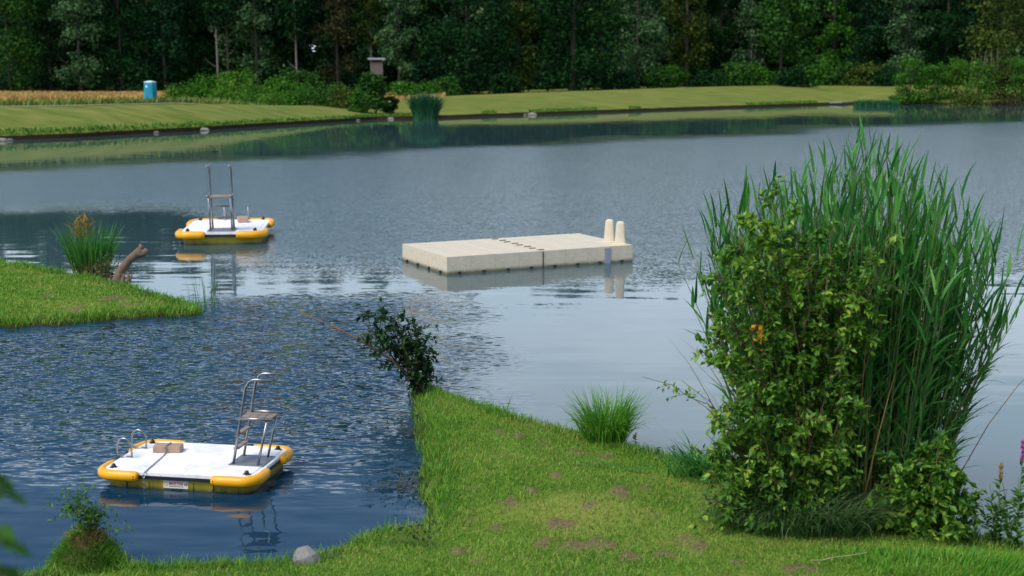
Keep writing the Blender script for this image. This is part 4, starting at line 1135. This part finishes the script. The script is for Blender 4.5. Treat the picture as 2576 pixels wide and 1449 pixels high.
def reed_bed(name, centre, stems, label, cat='reeds', hfun=None, rx=.8, ry=.5, spread=.5, leaf_len=(.28, .5), leaf_w=.024, seed=1, rot=0.0):
    rng = np.random.default_rng(seed)
    root = empty(name, centre, rot, label, cat)
    a = rng.uniform(0, 2 * PI, stems); r = np.sqrt(rng.uniform(0, 1, stems))
    bx, by = r * rx * np.cos(a), r * ry * np.sin(a)
    h = hfun(bx / rx, rng)
    lx = bx / rx * spread * rng.uniform(.5, 1.2, stems) + rng.normal(size=stems) * .06
    ly = by / ry * spread * .5 * rng.uniform(.5, 1.2, stems) + rng.normal(size=stems) * .05
    sm = MB(); lm = MB()
    B, Hd, LN, LL, LW, DR = [], [], [], [], [], []
    for i in range(stems):
        pts = [(bx[i] + lx[i] * t ** 1.5, by[i] + ly[i] * t ** 1.5, h[i] * t * (1 - .06 * abs(lx[i]) * t)) for t in np.linspace(0, .92, 6)]
        sm.tube(pts, [.0065, .006, .0055, .0045, .0035, .002], 4, cap=False)
        k = int(rng.integers(9, 14)); az = rng.uniform(0, 2 * PI)
        for j in range(k):
            t = .16 + .76 * (j / (k - 1)); q = t / .92 * 5; i0 = min(4, int(q)); fr = q - i0
            p0, p1 = np.array(pts[i0]), np.array(pts[i0 + 1])
            B.append(p0 + (p1 - p0) * fr); a_ = az + (j % 2) * PI + rng.normal() * .5
            hd = np.array([math.cos(a_), math.sin(a_) * .8, 0]) + np.array([lx[i], ly[i], 0]) * .9; Hd.append(hd / np.linalg.norm(hd))
            top = t > .75
            LN.append(rng.uniform(.12, .4) if top else rng.uniform(.35, .8)); LL.append(rng.uniform(*leaf_len) * (.8 if top else 1)); LW.append(leaf_w * rng.uniform(.7, 1.2)); DR.append(rng.uniform(.05, .5) if top else rng.uniform(.3, 1.3))
    sm.build('stems', G_REEDSTEM, root)
    nd = stems // 3; ad = rng.uniform(0, 2 * PI, nd); db = np.stack([np.cos(ad) * rx * rng.uniform(.2, 1.05, nd), np.sin(ad) * ry * rng.uniform(.2, 1.05, nd), np.zeros(nd)], 1)
    dm = MB(); add_blades(dm, rng, db, unit(db + rdir(rng, nd) * .3), rng.uniform(.05, .35, nd), rng.uniform(.7, 2.3, nd), .013, segs=5, droop=rng.uniform(.0, 1.1, nd)); dm.build('dead_stalks', G_DRY, root)
    add_blades(lm, rng, np.array(B), np.array(Hd), np.array(LN), np.array(LL), np.array(LW), segs=4, droop=np.array(DR))
    lm.build('leaves', G_REED, root)
    return root

def leafy(name, base, stems, label, cat='shrub', leaf=(.05, .075), mats=None, per=30, twigs=6, seed=1, stem_r=.008, wid=.55, accents=None):
    """stems: list of polylines (offsets from base); leaves in pairs along side twigs"""
    rng = np.random.default_rng(seed)
    root = empty(name, base, 0, label, cat)
    sm = MB(); C, A, Nn = [], [], []
    for st in stems:
        P = np.array(st, float)
        # resample
        L = np.concatenate([[0], np.cumsum(np.linalg.norm(np.diff(P, axis=0), axis=1))]); tot = L[-1]
        m = max(6, int(tot / .12)); tt = np.linspace(0, tot, m)
        Q = np.stack([np.interp(tt, L, P[:, k]) for k in range(3)], 1) + rng.normal(size=(m, 3)) * .012; Q[0] = P[0]
        sm.tube(Q, list(np.linspace(stem_r, stem_r * .3, m)), 5, cap=False)
        for k in range(twigs):
            i = int(rng.uniform(.2, .999) ** .7 * (m - 1)); d = sphere_dirs(rng, 1, .5)[0]; tl = rng.uniform(.12, .34) * (1.15 - .4 * i / m)
            tw = [Q[i] + d * tl * s + np.array([0, 0, -.06 * s * s * tl * 3]) for s in (0, .5, 1)]
            sm.tube(tw, [stem_r * .4, stem_r * .3, stem_r * .15], 4, cap=False)
            for j in range(per // 2):
                s = rng.uniform(.1, 1.05); c0 = tw[0] + (tw[2] - tw[0]) * s
                o = sphere_dirs(rng, 1, .3)[0]; o = o - d * np.dot(o, d) * .5 + d * .35
                o = o / np.linalg.norm(o); C.append(c0 + o * rng.uniform(.02, .05)); A.append(o + np.array([0, 0, -.35 * rng.uniform(0, 1)])); 
                nn_ = np.array([0, 0, 1.0]) + rng.normal(size=3) * .5; Nn.append(nn_)
    sm.build('stems', TWIG, root)
    C, A, Nn = np.array(C), np.array(A), np.array(Nn)
    n = len(C); L = rng.uniform(leaf[0], leaf[1], n) * rng.uniform(.7, 1.2, n)
    V, Fc = leaf_cards(rng, C, A, Nn, L, L * wid)
    mb = MB(); mb.np_add(V, Fc); mb.build('leaves', mats or G_SHRUB, root)
    return root

def build_big_clump():
    c = on_plane(2115, 1310, .05); zc = z_at(c[0], c[1])
    base = (float(c[0]) + .10, float(c[1]) + .35, max(.0, zc - .05))
    def hf(u, rng):
        prof = np.interp(u, [-1, -.6, -.2, .15, .5, 1], [2.7, 2.95, 3.1, 3.45, 3.1, 2.4])
        return prof * rng.uniform(.72, 1.05, len(u))
    reed_bed('reed_clump', base, 600, 'tall green reed clump at the right on the near shore', hfun=hf, rx=.88, ry=.72, spread=.60, seed=4, leaf_w=.030)
    # leafy dogwood in front of the reeds
    fb = on_plane(2010, 1345, .1); fb[2] = z_at(fb[0], fb[1])
    d0 = float(fb[1])
    def to(px, py, dy=0.0):
        q = at_dist(px, py, d0 + dy); return tuple(np.array(q) - fb)
    o0 = (0, 0, 0)
    st = []
    rr = random.Random(8)
    for px, py in [(1905, 430), (1960, 470), (2060, 470), (1850, 560), (2240, 560), (2200, 640), (2100, 620), (1900, 640), (1830, 700), (1960, 700), (2010, 560), (1880, 800), (1820, 860), (1780, 980), (1930, 860), (2040, 840),
                   (2130, 900), (2230, 760), (2190, 960), (1830, 1080), (1900, 1000), (2000, 980), (1800, 1180), (1860, 1160), (1960, 1100), (2080, 1080), (1830, 1260), (1900, 1230), (2010, 1200), (1935, 760), (1870, 930), (1990, 1040), (1780, 1100), (1770, 1220), (1800, 1290), (1870, 1310), (1960, 1290), (2060, 1180), (2120, 1060), (1850, 480), (1930, 520), (1880, 470), (1940, 435), (2010, 480), (2100, 500), (1830, 520), (2150, 560), (2200, 590), (2255, 610), (1800, 640), (1785, 760), (1790, 860), (2050, 700), (2160, 700), (1775, 1000), (1765, 1150), (1775, 1060), (2040, 600), (1960, 600)]:
        bx = rr.uniform(-.22, .22); by = rr.uniform(-.12, .12); dy = rr.uniform(-.55, .15)
        t = to(px, py + 30, dy)
        st.append([(bx, by, 0), (bx * .6 + t[0] * .35, by + t[1] * .3, t[2] * .45), (t[0] * .8, t[1] * .8, t[2] * .8), t])
    leafy('dogwood_shrub', fb, st, 'yellow green leafy shrub growing in front of the tall reeds', per=50, twigs=16, seed=3, stem_r=.011, leaf=(.038, .088), wid=.56)
    # twig poking out to the left
    leafy('side_twig', fb + np.array([-.25, -.1, .0]), [[(0, 0, .2), to(1850, 1010), to(1760, 960, -.1), to(1690, 945, -.15)]], 'lone twig with pale leaves reaching left out of the shrub', 'twig', per=12, twigs=7, seed=9, leaf=(.04, .06), stem_r=.006)
    # lower dark shrub at right
    gb = on_plane(2340, 1365, .1); gb[2] = max(.02, z_at(gb[0], gb[1]))
    st = []
    for px, py in [(2210, 1150), (2260, 1120), (2310, 1090), (2360, 1110), (2410, 1090), (2440, 1150), (2430, 1230), (2380, 1190), (2300, 1200), (2230, 1220), (2460, 1290), (2340, 1260), (2260, 1280), (2420, 1330), (2180, 1290)]:
        q = np.array(at_dist(px, py, gb[1] + rr.uniform(-.3, .25))) - gb
        st.append([(rr.uniform(-.15, .15), rr.uniform(-.1, .1), 0), tuple(q * .5 + np.array([0, 0, .05])), tuple(q)])
    leafy('low_shrub', gb, st, 'low green shrub at the right foot of the tall reeds', per=42, twigs=13, seed=6, leaf=(.055, .095), stem_r=.009)
    # sedge tussock in front
    rng = np.random.default_rng(12)
    sb = on_plane(2010, 1365, .1); sb[2] = z_at(sb[0], sb[1]); n = 1500
    a = rng.uniform(0, 2 * PI, n); r = np.sqrt(rng.uniform(0, 1, n))
    b_ = np.stack([r * .62 * np.cos(a), r * .26 * np.sin(a), np.zeros(n)], 1)
    mb = MB(); add_blades(mb, rng, b_, unit(b_ + rdir(rng, n) * .25 + np.array([0, -.12, 0])), rng.uniform(.1, .6, n), rng.uniform(.3, .62, n), .009, segs=5, droop=rng.uniform(.8, 2.1, n))
    o = mb.build('sedge_tussock', G_SEDGE); o.location = sb; tag(o, 'dark arching sedge tussock at the foot of the yellow green shrub', 'sedge')
    # bent reed leaves lower left of the clump
    lb = on_plane(1770, 1215, .08); lb[2] = z_at(lb[0], lb[1]); n = 260
    b_ = np.stack([rng.normal(size=n) * .13, rng.normal(size=n) * .1, np.zeros(n)], 1)
    mb = MB(); add_blades(mb, rng, b_, unit(rdir(rng, n) + np.array([-.5, -.3, 0])), rng.uniform(.2, .9, n), rng.uniform(.25, .6, n), .017, segs=4, droop=rng.uniform(.4, 1.6, n))
    o = mb.build('low_reed_leaves', G_REED); o.location = lb; tag(o, 'low spreading reed leaves at the left foot of the clump', 'reeds')
    # few orange leaves
    ob = np.array(at_dist(1915, 835, d0 - .55)); n = 16
    V, Fc = leaf_cards(rng, rng.normal(size=(n, 3)) * np.array([.03, .03, .055]), rng.normal(size=(n, 3)), rng.normal(size=(n, 3)), .05, .03)
    mb = MB(); mb.np_add(V, Fc); mb.tube([(0, .0, -.1), (.01, .02, .05)], .003, 4); o = mb.build('orange_leaf_spray', G_ORANGE); o.location = ob; tag(o, 'small spray of orange leaves in the yellow green shrub', 'leaves')
    # purple loosestrife
    for px, py, top, lab in ((2556, 1405, 1115, 'purple flowering loosestrife spike at the right edge'), (2505, 1395, 1175, 'loosestrife stem with faded flower left of the purple spike'), (2590, 1410, 1190, 'leafy loosestrife at the very right edge')):
        pb = on_plane(px, py, .03); hgt = at_dist(px, top, pb[1])[2]
        root = empty('loosestrife', pb, 0, lab, 'flower')
        sm = MB(); C, A = [], []
        for k in range(5):
            l = rng.uniform(-.16, .16); hh = hgt * (1 if k == 0 else rng.uniform(.5, .8)); l = 0 if k == 0 else l
            pts = [(l * t, .05 * l * t, hh * t) for t in np.linspace(0, 1, 6)]; sm.tube(pts, [.005, .0045, .004, .0035, .003, .002], 4)
            for t in np.linspace(.08, .8, 34):
                C.append((l * t, 0, hh * t)); q = rdir(rng, 1)[0]; A.append(q + np.array([0, 0, .6]))
        sm.build('stems', G_REEDSTEM, root)
        C, A = np.array(C), np.array(A); C = C + unit(A) * .035
        V, Fc = leaf_cards(rng, C, A, rng.normal(size=C.shape) + np.array([0, 0, 1]), .085, .026); mb = MB(); mb.np_add(V, Fc); mb.build('leaves', G_SHRUB_D, root)
        n = 110; t = rng.uniform(.82, 1.0, n); C = np.stack([np.zeros(n), np.zeros(n), hgt * t], 1) + sphere_dirs(rng, n) * .014
        V, Fc = leaf_cards(rng, C, sphere_dirs(rng, n), sphere_dirs(rng, n), .022, .016); mb = MB(); mb.np_add(V, Fc); mb.build('flower_spike', G_PINK if 'faded' not in lab else G_DRY, root)
build_big_clump()

def tuft(name, px, py, n, h, rx, ry, label, mat, wid=.010, seed=2, cat='grass tuft', lean=(.05, .5), droop=(.3, 1.5), z=None):
    rng = np.random.default_rng(seed); p_ = on_lawn(px, py) if z is None else on_plane(px, py, z)
    a = rng.uniform(0, 2 * PI, n); r = np.sqrt(rng.uniform(0, 1, n))
    b_ = np.stack([r * rx * np.cos(a), r * ry * np.sin(a), np.zeros(n) - .02], 1)
    mb = MB(); add_blades(mb, rng, b_, unit(b_ + rdir(rng, n) * rx * .5), rng.uniform(*lean, n), rng.uniform(.55, 1.05, n) * h, wid * rng.uniform(.7, 1.2, n), segs=5, droop=rng.uniform(*droop, n))
    o = mb.build(name, mat); o.location = p_
    return tag(o, label, cat)
tuft('grass_tuft', 1525, 1112, 620, .74, .21, .14, 'bright green grass tuft alone on the near shore left of the big clump', G_TUFT, .013, lean=(.0, .45), droop=(.2, 1.9))
tuft('water_sprouts', 515, 772, 26, .75, .26, .1, 'thin reed sprouts standing in the water off the tip of the spit', G_REED, .012, 5, 'sprouts', (.0, .12), (.05, .4), z=0.0)
tuft('shore_weed', 1240, 1036, 40, .22, .06, .04, 'small tuft with one long blade on the shore left of the bright tuft', G_TUFT, .008, 6)
tuft('sedge_sprig', 1268, 1042, 9, .36, .03, .02, 'single leaning green blade sprig on the shore', G_TUFT, .014, 7, lean=(.2, .5), droop=(.1, .4))
tuft('corner_grass', 2260, 1425, 2600, .13, 1.2, .35, 'bright longer grass below the big clump at the lower right', G_TUFT, .007, 8, 'grass')
def seedlings():
    rng = np.random.default_rng(21)
    for px, py, h, lab, mt in ((1695, 1158, .15, 'tiny upright dark seedling nearest to the big clump', G_SHRUB_D), (1655, 1148, .10, 'tiny dark seedling left of the upright one', G_SHRUB_D), (1597, 1128, .17, 'small weed with a yellow flower right of the bright tuft', G_SHRUB_D)):
        p_ = on_lawn(px, py); root = empty('seedling', p_, 0, lab, 'seedling')
        mb = MB(); mb.tube([(0, 0, 0), (.005, 0, h * .5), (0, 0, h)], [.003, .003, .002], 5); mb.build('stem', G_REEDSTEM, root)
        n = 26; t = np.repeat(np.linspace(.15, 1, 13), 2); q = rdir(rng, n)
        C = np.stack([np.zeros(n), np.zeros(n), t * h], 1) + q * .018; V, Fc = leaf_cards(rng, C, q + np.array([0, 0, .3]), np.tile([0, 0, 1.0], (n, 1)), .045, .02)
        mb = MB(); mb.np_add(V, Fc); mb.build('leaves', mt, root)
        if 'yellow' in lab:
            q = sphere_dirs(rng, 20, .5); V, Fc = leaf_cards(rng, q * .016 + np.array([0, 0, h * .75]), q, sphere_dirs(rng, 20), .025, .02); mb = MB(); mb.np_add(V, Fc)
            mb.build('flower', solid('yellow_petals', hexa('#d8c02a'), .6, .1, 9), root)
seedlings()
# fallen reed leaf on the lawn
def fallen():
    a, b_ = on_lawn(1432, 1172), on_lawn(1650, 1192); mb = MB(); V = []
    n = 12
    for k in range(n + 1):
        t = k / n; x, y = a[0] + (b_[0] - a[0]) * t, a[1] + (b_[1] - a[1]) * t + .04 * math.sin(t * 5); w = .022 * math.sin(PI * min(1, t * 1.4 + .12)) ** .6 if t < .62 else .02 * (1 - t) / .38 + .004
        z = z_at(x, y) + .06 + .02 * math.sin(t * 7)
        V += [(x, y - w, z), (x, y, z - .006), (x, y + w, z + .004)]
    mb.add(V, [(3 * k + j, 3 * k + 3 + j, 3 * k + 4 + j, 3 * k + 1 + j) for k in range(n) for j in (0, 1)])
    tag(mb.build('fallen_reed', G_REED, smooth=True), 'long green reed leaf lying on the lawn left of the big clump', 'reed')
    a, b_ = on_lawn(2040, 1430), on_lawn(2180, 1405); mb = MB(); pts = [(a[0] + (b_[0] - a[0]) * t, a[1] + (b_[1] - a[1]) * t, z_at(a[0] + (b_[0] - a[0]) * t, a[1] + (b_[1] - a[1]) * t) + .05) for t in np.linspace(0, 1, 6)]
    mb.tube(pts, .004, 5); tag(mb.build('dry_stalk', solid('dry_straw', hexa('#b0a37a'), .8, .1, 8)), 'pale dry stalk lying in the grass below the big clump', 'stalk')
fallen()

# ---- spit: reed clump, driftwood
def spit_things():
    rng = np.random.default_rng(31)
    c = on_lawn(228, 692)
    root = empty('spit_reed_clump', c, 0, 'dark green sword leaved reed clump on the grassy spit', 'reeds')
    n = 420; a = rng.uniform(0, 2 * PI, n); r = np.sqrt(rng.uniform(0, 1, n))
    b_ = np.stack([r * .34 * np.cos(a), r * .22 * np.sin(a), np.zeros(n) - .03], 1)
    mb = MB(); add_blades(mb, rng, b_, unit(b_ + rdir(rng, n) * .12), rng.uniform(.0, .22, n) + r * .14, rng.uniform(.7, 1.28, n), .022, segs=5, droop=rng.uniform(.05, .6, n)); mb.build('blades', G_REED, root)
    n = 160; b_ = np.stack([rng.normal(size=n) * .09 - .12, rng.normal(size=n) * .07, rng.uniform(.75, 1.12, n)], 1)
    mb = MB(); add_blades(mb, rng, b_, rdir(rng, n), rng.uniform(.3, 1.4, n), rng.uniform(.12, .3, n), .02, segs=3, droop=rng.uniform(.3, 1.2, n)); mb.build('browned_tops', G_ORANGE if False else foliage('browned_blades', pal('#5c5a1e', '#8a7024', '#a8842c'), .25, .6, 2), root)
    n = 130; b_ = np.stack([rng.normal(size=n) * .12 + .02, rng.normal(size=n) * .12 - .12, np.zeros(n)], 1)
    mb = MB(); add_blades(mb, rng, b_, unit(rdir(rng, n) + np.array([-.2, -.4, 0])), rng.uniform(.2, .9, n), rng.uniform(.25, .6, n), .014, segs=4, droop=rng.uniform(.3, 1.2, n)); mb.build('dry_blades', G_DRY, root)
    # driftwood
    ma = solid('driftwood', hexa('#6e5b4c'), .9, .3, 9, .6, dirt=hexa('#463a31'), bscale=22)
    b0 = on_lawn(312, 714); root = empty('driftwood_stump', b0, 0, 'broken brown driftwood stump rising from the spit beside the reed clump', 'driftwood')
    s = 1 / 122.0
    def q(dx, dy, z=0): return (dx * s, z, -dy * s)
    mb = MB(); mb.tube([q(-18, 6), q(-12, -14), q(-4, -34), q(14, -56), q(34, -72), q(46, -80)], [.14, .10, .085, .08, .085, .10], 10)
    mb.tube([q(34, -72), q(52, -74, -.02), q(58, -82, -.03)], [.085, .07, .05], 8); mb.tube([q(38, -76), q(44, -90, .03), q(40, -94, .04)], [.07, .045, .02], 7); mb.build('log', ma, root, True)
    mb = MB()
    for e in ((10, 2, 12, -30, .05), (-30, 4, -34, -14, .06), (4, 4, 22, -24, .04), (-8, 8, 2, -26, .07)):
        mb.tube([q(e[0], e[1], -.05), q((e[0] + e[2]) / 2 + 3, (e[1] + e[3]) / 2, -.06), q(e[2], e[3], -.04)], [e[4], e[4] * .8, e[4] * .35], 7)
    mb.build('roots', ma, root, True)
    c2 = on_lawn(275, 705)
    n = 520; V, Fc = leaf_cards(rng, np.stack([rng.normal(size=n) * .14, rng.normal(size=n) * .1, np.abs(rng.normal(size=n)) * .2], 1), rng.normal(size=(n, 3)), rng.normal(size=(n, 3)) + np.array([0, 0, .8]), .06, .035)
    mb = MB(); mb.np_add(V, Fc); mb.box((0, 0, -.05), (.08, .08, .1), .02)
    for k in range(12): a = rng.uniform(0, 2 * PI); mb.tube([(0, 0, -.05), (math.cos(a) * .12, math.sin(a) * .1, .25), (math.cos(a) * .2, math.sin(a) * .15, .55 * rng.uniform(.5, 1))], [.005, .004, .002], 4)
    o = mb.build('scrub_weed', foliage('weed_leaves', pal('#3a4a26', '#55603a', '#6e6c4c'), .2, .7, 3)); o.location = c2; tag(o, 'thin grey green weed between the spit reeds and the driftwood', 'weed')
    d0 = c[1]; a0 = on_lawn(262, 690)
    mb = MB()
    for p1, p2 in (((245, 690), (150, 668)), ((262, 690), (180, 640))):
        A_ = at_dist(*p1, d0); B_ = at_dist(*p2, d0); mb.tube([A_, (A_ + B_) / 2 + np.array([0, 0, .06]), B_], [.012, .008, .003], 5)
    tag(mb.build('dead_twig', TWIG), 'bare dead twigs sticking out left of the spit reed clump', 'twig')
spit_things()

# ---- cove bank: boulder, grassy mound with shrub
def cove_things():
    rng = np.random.default_rng(41)
    p_ = on_lawn(772, 1418); s = .135
    ms = solid('pale_boulder', hexa('#9c9792'), .9, .2, 14, .9, dirt=hexa('#857d74'), bscale=30)
    import bmesh
    bm = bmesh.new(); bmesh.ops.create_icosphere(bm, subdivisions=4, radius=1)
    for v in bm.verts:
        c = v.co; k = 1 + .22 * (float(fnoise(np.array([c.x * 1.3 + 5]), np.array([c.y * 1.3 + c.z * 1.7]), 3)[0]) - .5)
        k *= 1 + .08 * (float(fnoise(np.array([c.x * 5 + 5]), np.array([c.y * 5 + c.z * 6]), 8)[0]) - .5)
        v.co = Vector((c.x * k, c.y * .8 * k, c.z * k * .8))
        for nx_, ny_, nz_, dd in ((.5, -.3, .8, .50), (-.9, -.2, .35, .62), (.7, -.6, .2, .60), (-.1, -1, .1, .52), (-.3, -.5, .85, .48), (.9, .2, .5, .6), (-.6, -.8, -.1, .6)):
            nn_ = Vector((nx_, ny_, nz_)).normalized(); t = v.co.dot(nn_) - dd
            if t > 0: v.co -= nn_ * t * .9
    me = bpy.data.meshes.new('boulder'); bm.to_mesh(me); bm.free(); me.materials.append(ms)
    o = bpy.data.objects.new('boulder', me); link(o); o.location = (p_[0], p_[1], p_[2] + .05); o.scale = (s, s, s * .9); o.rotation_euler = (0, R(-8), R(15))
    tag(o, 'pale grey boulder at the cove waterline on the near bank', 'boulder')
    tuft('mossy_weed', 825, 1408, 260, .09, .10, .06, 'dark weedy tuft hugging the right side of the boulder', G_SEDGE, .006, 17)
    # mound
    m0 = on_plane(222, 1436, .03); m0[2] = z_at(m0[0], m0[1]) - .02
    root = empty('grassy_mound', m0, 0, 'steep grassy earth mound at the cove edge on the lower left', 'mound')
    def mz(x, y): r_ = np.hypot(x / .30, y / .24); return .34 * np.clip(1 - r_ ** 1.5, -.1, 1) * (1 + .25 * (fnoise(x * 9, y * 9, 4) - .5))
    g_ = np.linspace(-.34, .34, 36); X, Y = np.meshgrid(g_, g_); Z = mz(X, Y)
    i = (np.arange(35)[:, None] * 36 + np.arange(35)[None, :]).ravel()
    mb = MB(); mb.np_add(np.stack([X.ravel(), Y.ravel(), Z.ravel()], 1), np.stack([i, i + 1, i + 37, i + 36], 1)); mb.build('earth', solid('mound_earth', hexa('#5a4a34'), .95, .3, 12, .5), root, True)
    n = 5200; x = rng.uniform(-.31, .31, n); y = rng.uniform(-.25, .25, n); z = mz(x, y); k = z > .0; x, y, z = x[k], y[k], z[k]; n = len(x)
    dry = (z > .22) & (rng.uniform(0, 1, n) < .65)
    for sel, mt, nm in ((~dry, G_SHORE, 'grass'), (dry, G_DRY, 'dry_grass')):
        q = np.stack([x, y, z], 1)[sel]; m = len(q); out_ = unit(q * np.array([1, 1, 0]) + rdir(rng, m) * .1)
        mb = MB(); add_blades(mb, rng, q, out_, rng.uniform(.1, .9, m), rng.uniform(.05, .13, m), .006, segs=3, droop=rng.uniform(.3, 1.3, m)); mb.build(nm, mt, root)
    top = m0 + np.array([.0, .02, .30])
    d0 = float(top[1])
    def to(px, py, dy=0): return tuple(np.array(at_dist(px, py, d0 + dy)) - top)
    leafy('mound_shrub', top, [[(0, 0, 0), to(235, 1320), to(205, 1290), to(170, 1265)], [(0, 0, 0), to(225, 1310, .03), to(195, 1275, .03)], [(0.01, 0, 0), to(232, 1330, -.03), to(212, 1300, -.04), to(185, 1280, -.04)], [(.01, 0, 0), to(240, 1330), to(228, 1312)]],
          'small dark leafy shrub leaning left on top of the grassy mound', per=36, twigs=14, seed=19, leaf=(.026, .044), stem_r=.004, mats=G_SHRUB_D)
    leafy('trailing_creeper', m0 + np.array([.1, 0, .2]), [[(0, 0, 0), tuple(np.array(at_dist(262, 1312, d0)) - m0 - np.array([.1, 0, .2])), tuple(np.array(at_dist(290, 1345, d0)) - m0 - np.array([.1, 0, .2])), tuple(np.array(at_dist(300, 1390, d0)) - m0 - np.array([.1, 0, .2]))]],
          'thin trailing creeper on the right side of the grassy mound', 'creeper', per=6, twigs=7, seed=23, leaf=(.026, .04), stem_r=.003, mats=G_SHRUB_D)
    for px, h in ((298, .16), (310, .10)):
        pass
cove_things()

# ---- plants close to the camera: thin leaning sapling, shrub at the left
def near_foliage():
    G_N = foliage('sapling_leaves', pal('#0f2a14', '#17381a', '#234a20', '#345c28'), .25, .5, 2.5)
    rng = np.random.default_rng(50)
    base = on_lawn(1066, 992); d0 = float(base[1])
    def to(px, py, dy=0): return tuple(np.array(at_dist(px, py, d0 + dy)) - base)
    st = [[(rng.uniform(-.06, .06), rng.uniform(-.05, .05), -.03), to((1060 + x_) / 2 + 12, (985 + y_) / 2 + 10, rng.uniform(-.1, .1)), to(x_, y_, rng.uniform(-.25, .25))]
          for x_, y_ in ((1030, 770), (1010, 765), (985, 775), (955, 770), (925, 775), (900, 790), (1000, 820), (965, 830), (940, 845), (1020, 850), (990, 880), (1005, 920), (1040, 800), (1042, 870), (1030, 940), (975, 800), (1062, 900))]
    leafy('leaning_bush', base, st, 'dark leafy bush leaning left over the cove from the tip of the lawn', 'bush', per=22, twigs=9, seed=51, leaf=(.06, .11), stem_r=.010, mats=G_N)
    mb = MB(); P_ = [to(1045, 960), to(985, 905, -.1), to(930, 870, -.1), to(860, 832, -.1), to(755, 784, -.1)]
    mb.tube([tuple(np.array(q_) + base) for q_ in P_], [.014, .013, .012, .010, .005], 6)
    for a_, b_ in (((940, 876), (925, 856)), ((900, 853), (905, 834)), ((860, 832), (842, 836)), ((815, 811), (812, 795))): mb.tube([np.array(to(*a_, -.1)) + base, np.array(to(*b_, -.1)) + base], [.008, .003], 4)
    tag(mb.build('dry_branch', solid('rusty_twig', hexa('#7a5536'), .9, .2, 14), None, True), 'rusty dead branch sticking out left of the dark leaning bush', 'branch')
    for (px, py), tips, lab in (((1056, 1098), ((1000, 1075), (955, 1072), (918, 1082), (1010, 1098), (1035, 1062)), 'dark weed spray over the cove, topmost along the lawn edge'), ((1068, 1232), ((1010, 1200), (950, 1222), (895, 1228), (985, 1245), (1035, 1195)), 'dark weed spray over the cove, middle one along the lawn edge'),
                               ((1072, 1372), ((1010, 1350), (960, 1372), (1040, 1330), (1000, 1392)), 'dark weed spray over the cove, lowest one along the lawn edge')):
        bq = on_lawn(px, py); d_ = float(bq[1])
        st = [[(0, 0, -.02), tuple((np.array(at_dist((px + x_) / 2, (py + y_) / 2 - 14, d_)) - bq)), tuple(np.array(at_dist(x_, y_, d_)) - bq)] for x_, y_ in tips]
        leafy('shore_weed', bq, st, lab, 'weed', per=6, twigs=6, seed=int(py), leaf=(.03, .055), stem_r=.004, mats=G_N)
    # shrub standing left of the camera; only its tips reach into view
    d1 = 2.6; base = np.array([-1.5, d1, z_at(-1.5, d1)])
    def to1(px, py, dy=0): return tuple(np.array(at_dist(px, py, d1 + dy)) - base)
    root = empty('edge_shrub', base, 0, 'blurred dark leaves poking in at the lower left edge', 'shrub')
    mb = MB(); st = [[(0, 0, 0), to1(-250, 1500), to1(-120, 1300), to1(10, 1225)], [(0, 0, 0), to1(-200, 1480), to1(-60, 1350), to1(50, 1390)], [(0, 0, 0), to1(-200, 1550), to1(-60, 1480), to1(20, 1435)]]
    for b_ in st: mb.tube(b_, [.008, .006, .004, .002], 6)
    mb.build('stems', TWIG, root, True)
    C = np.array([to1(20, 1225), to1(45, 1255), to1(5, 1210), to1(-10, 1240), to1(20, 1340), to1(55, 1385), to1(30, 1375), to1(5, 1350), to1(15, 1440), to1(35, 1445), to1(-15, 1425)])
    n = len(C); V, Fc = leaf_cards(rng, C, np.tile([.8, 0, -.55], (n, 1)) + rng.normal(size=(n, 3)) * .25, np.tile([.2, -.7, .7], (n, 1)) + rng.normal(size=(n, 3)) * .3, .055, .03); mb = MB(); mb.np_add(V, Fc); mb.build('leaves', FOL['mid'], root)
near_foliage()
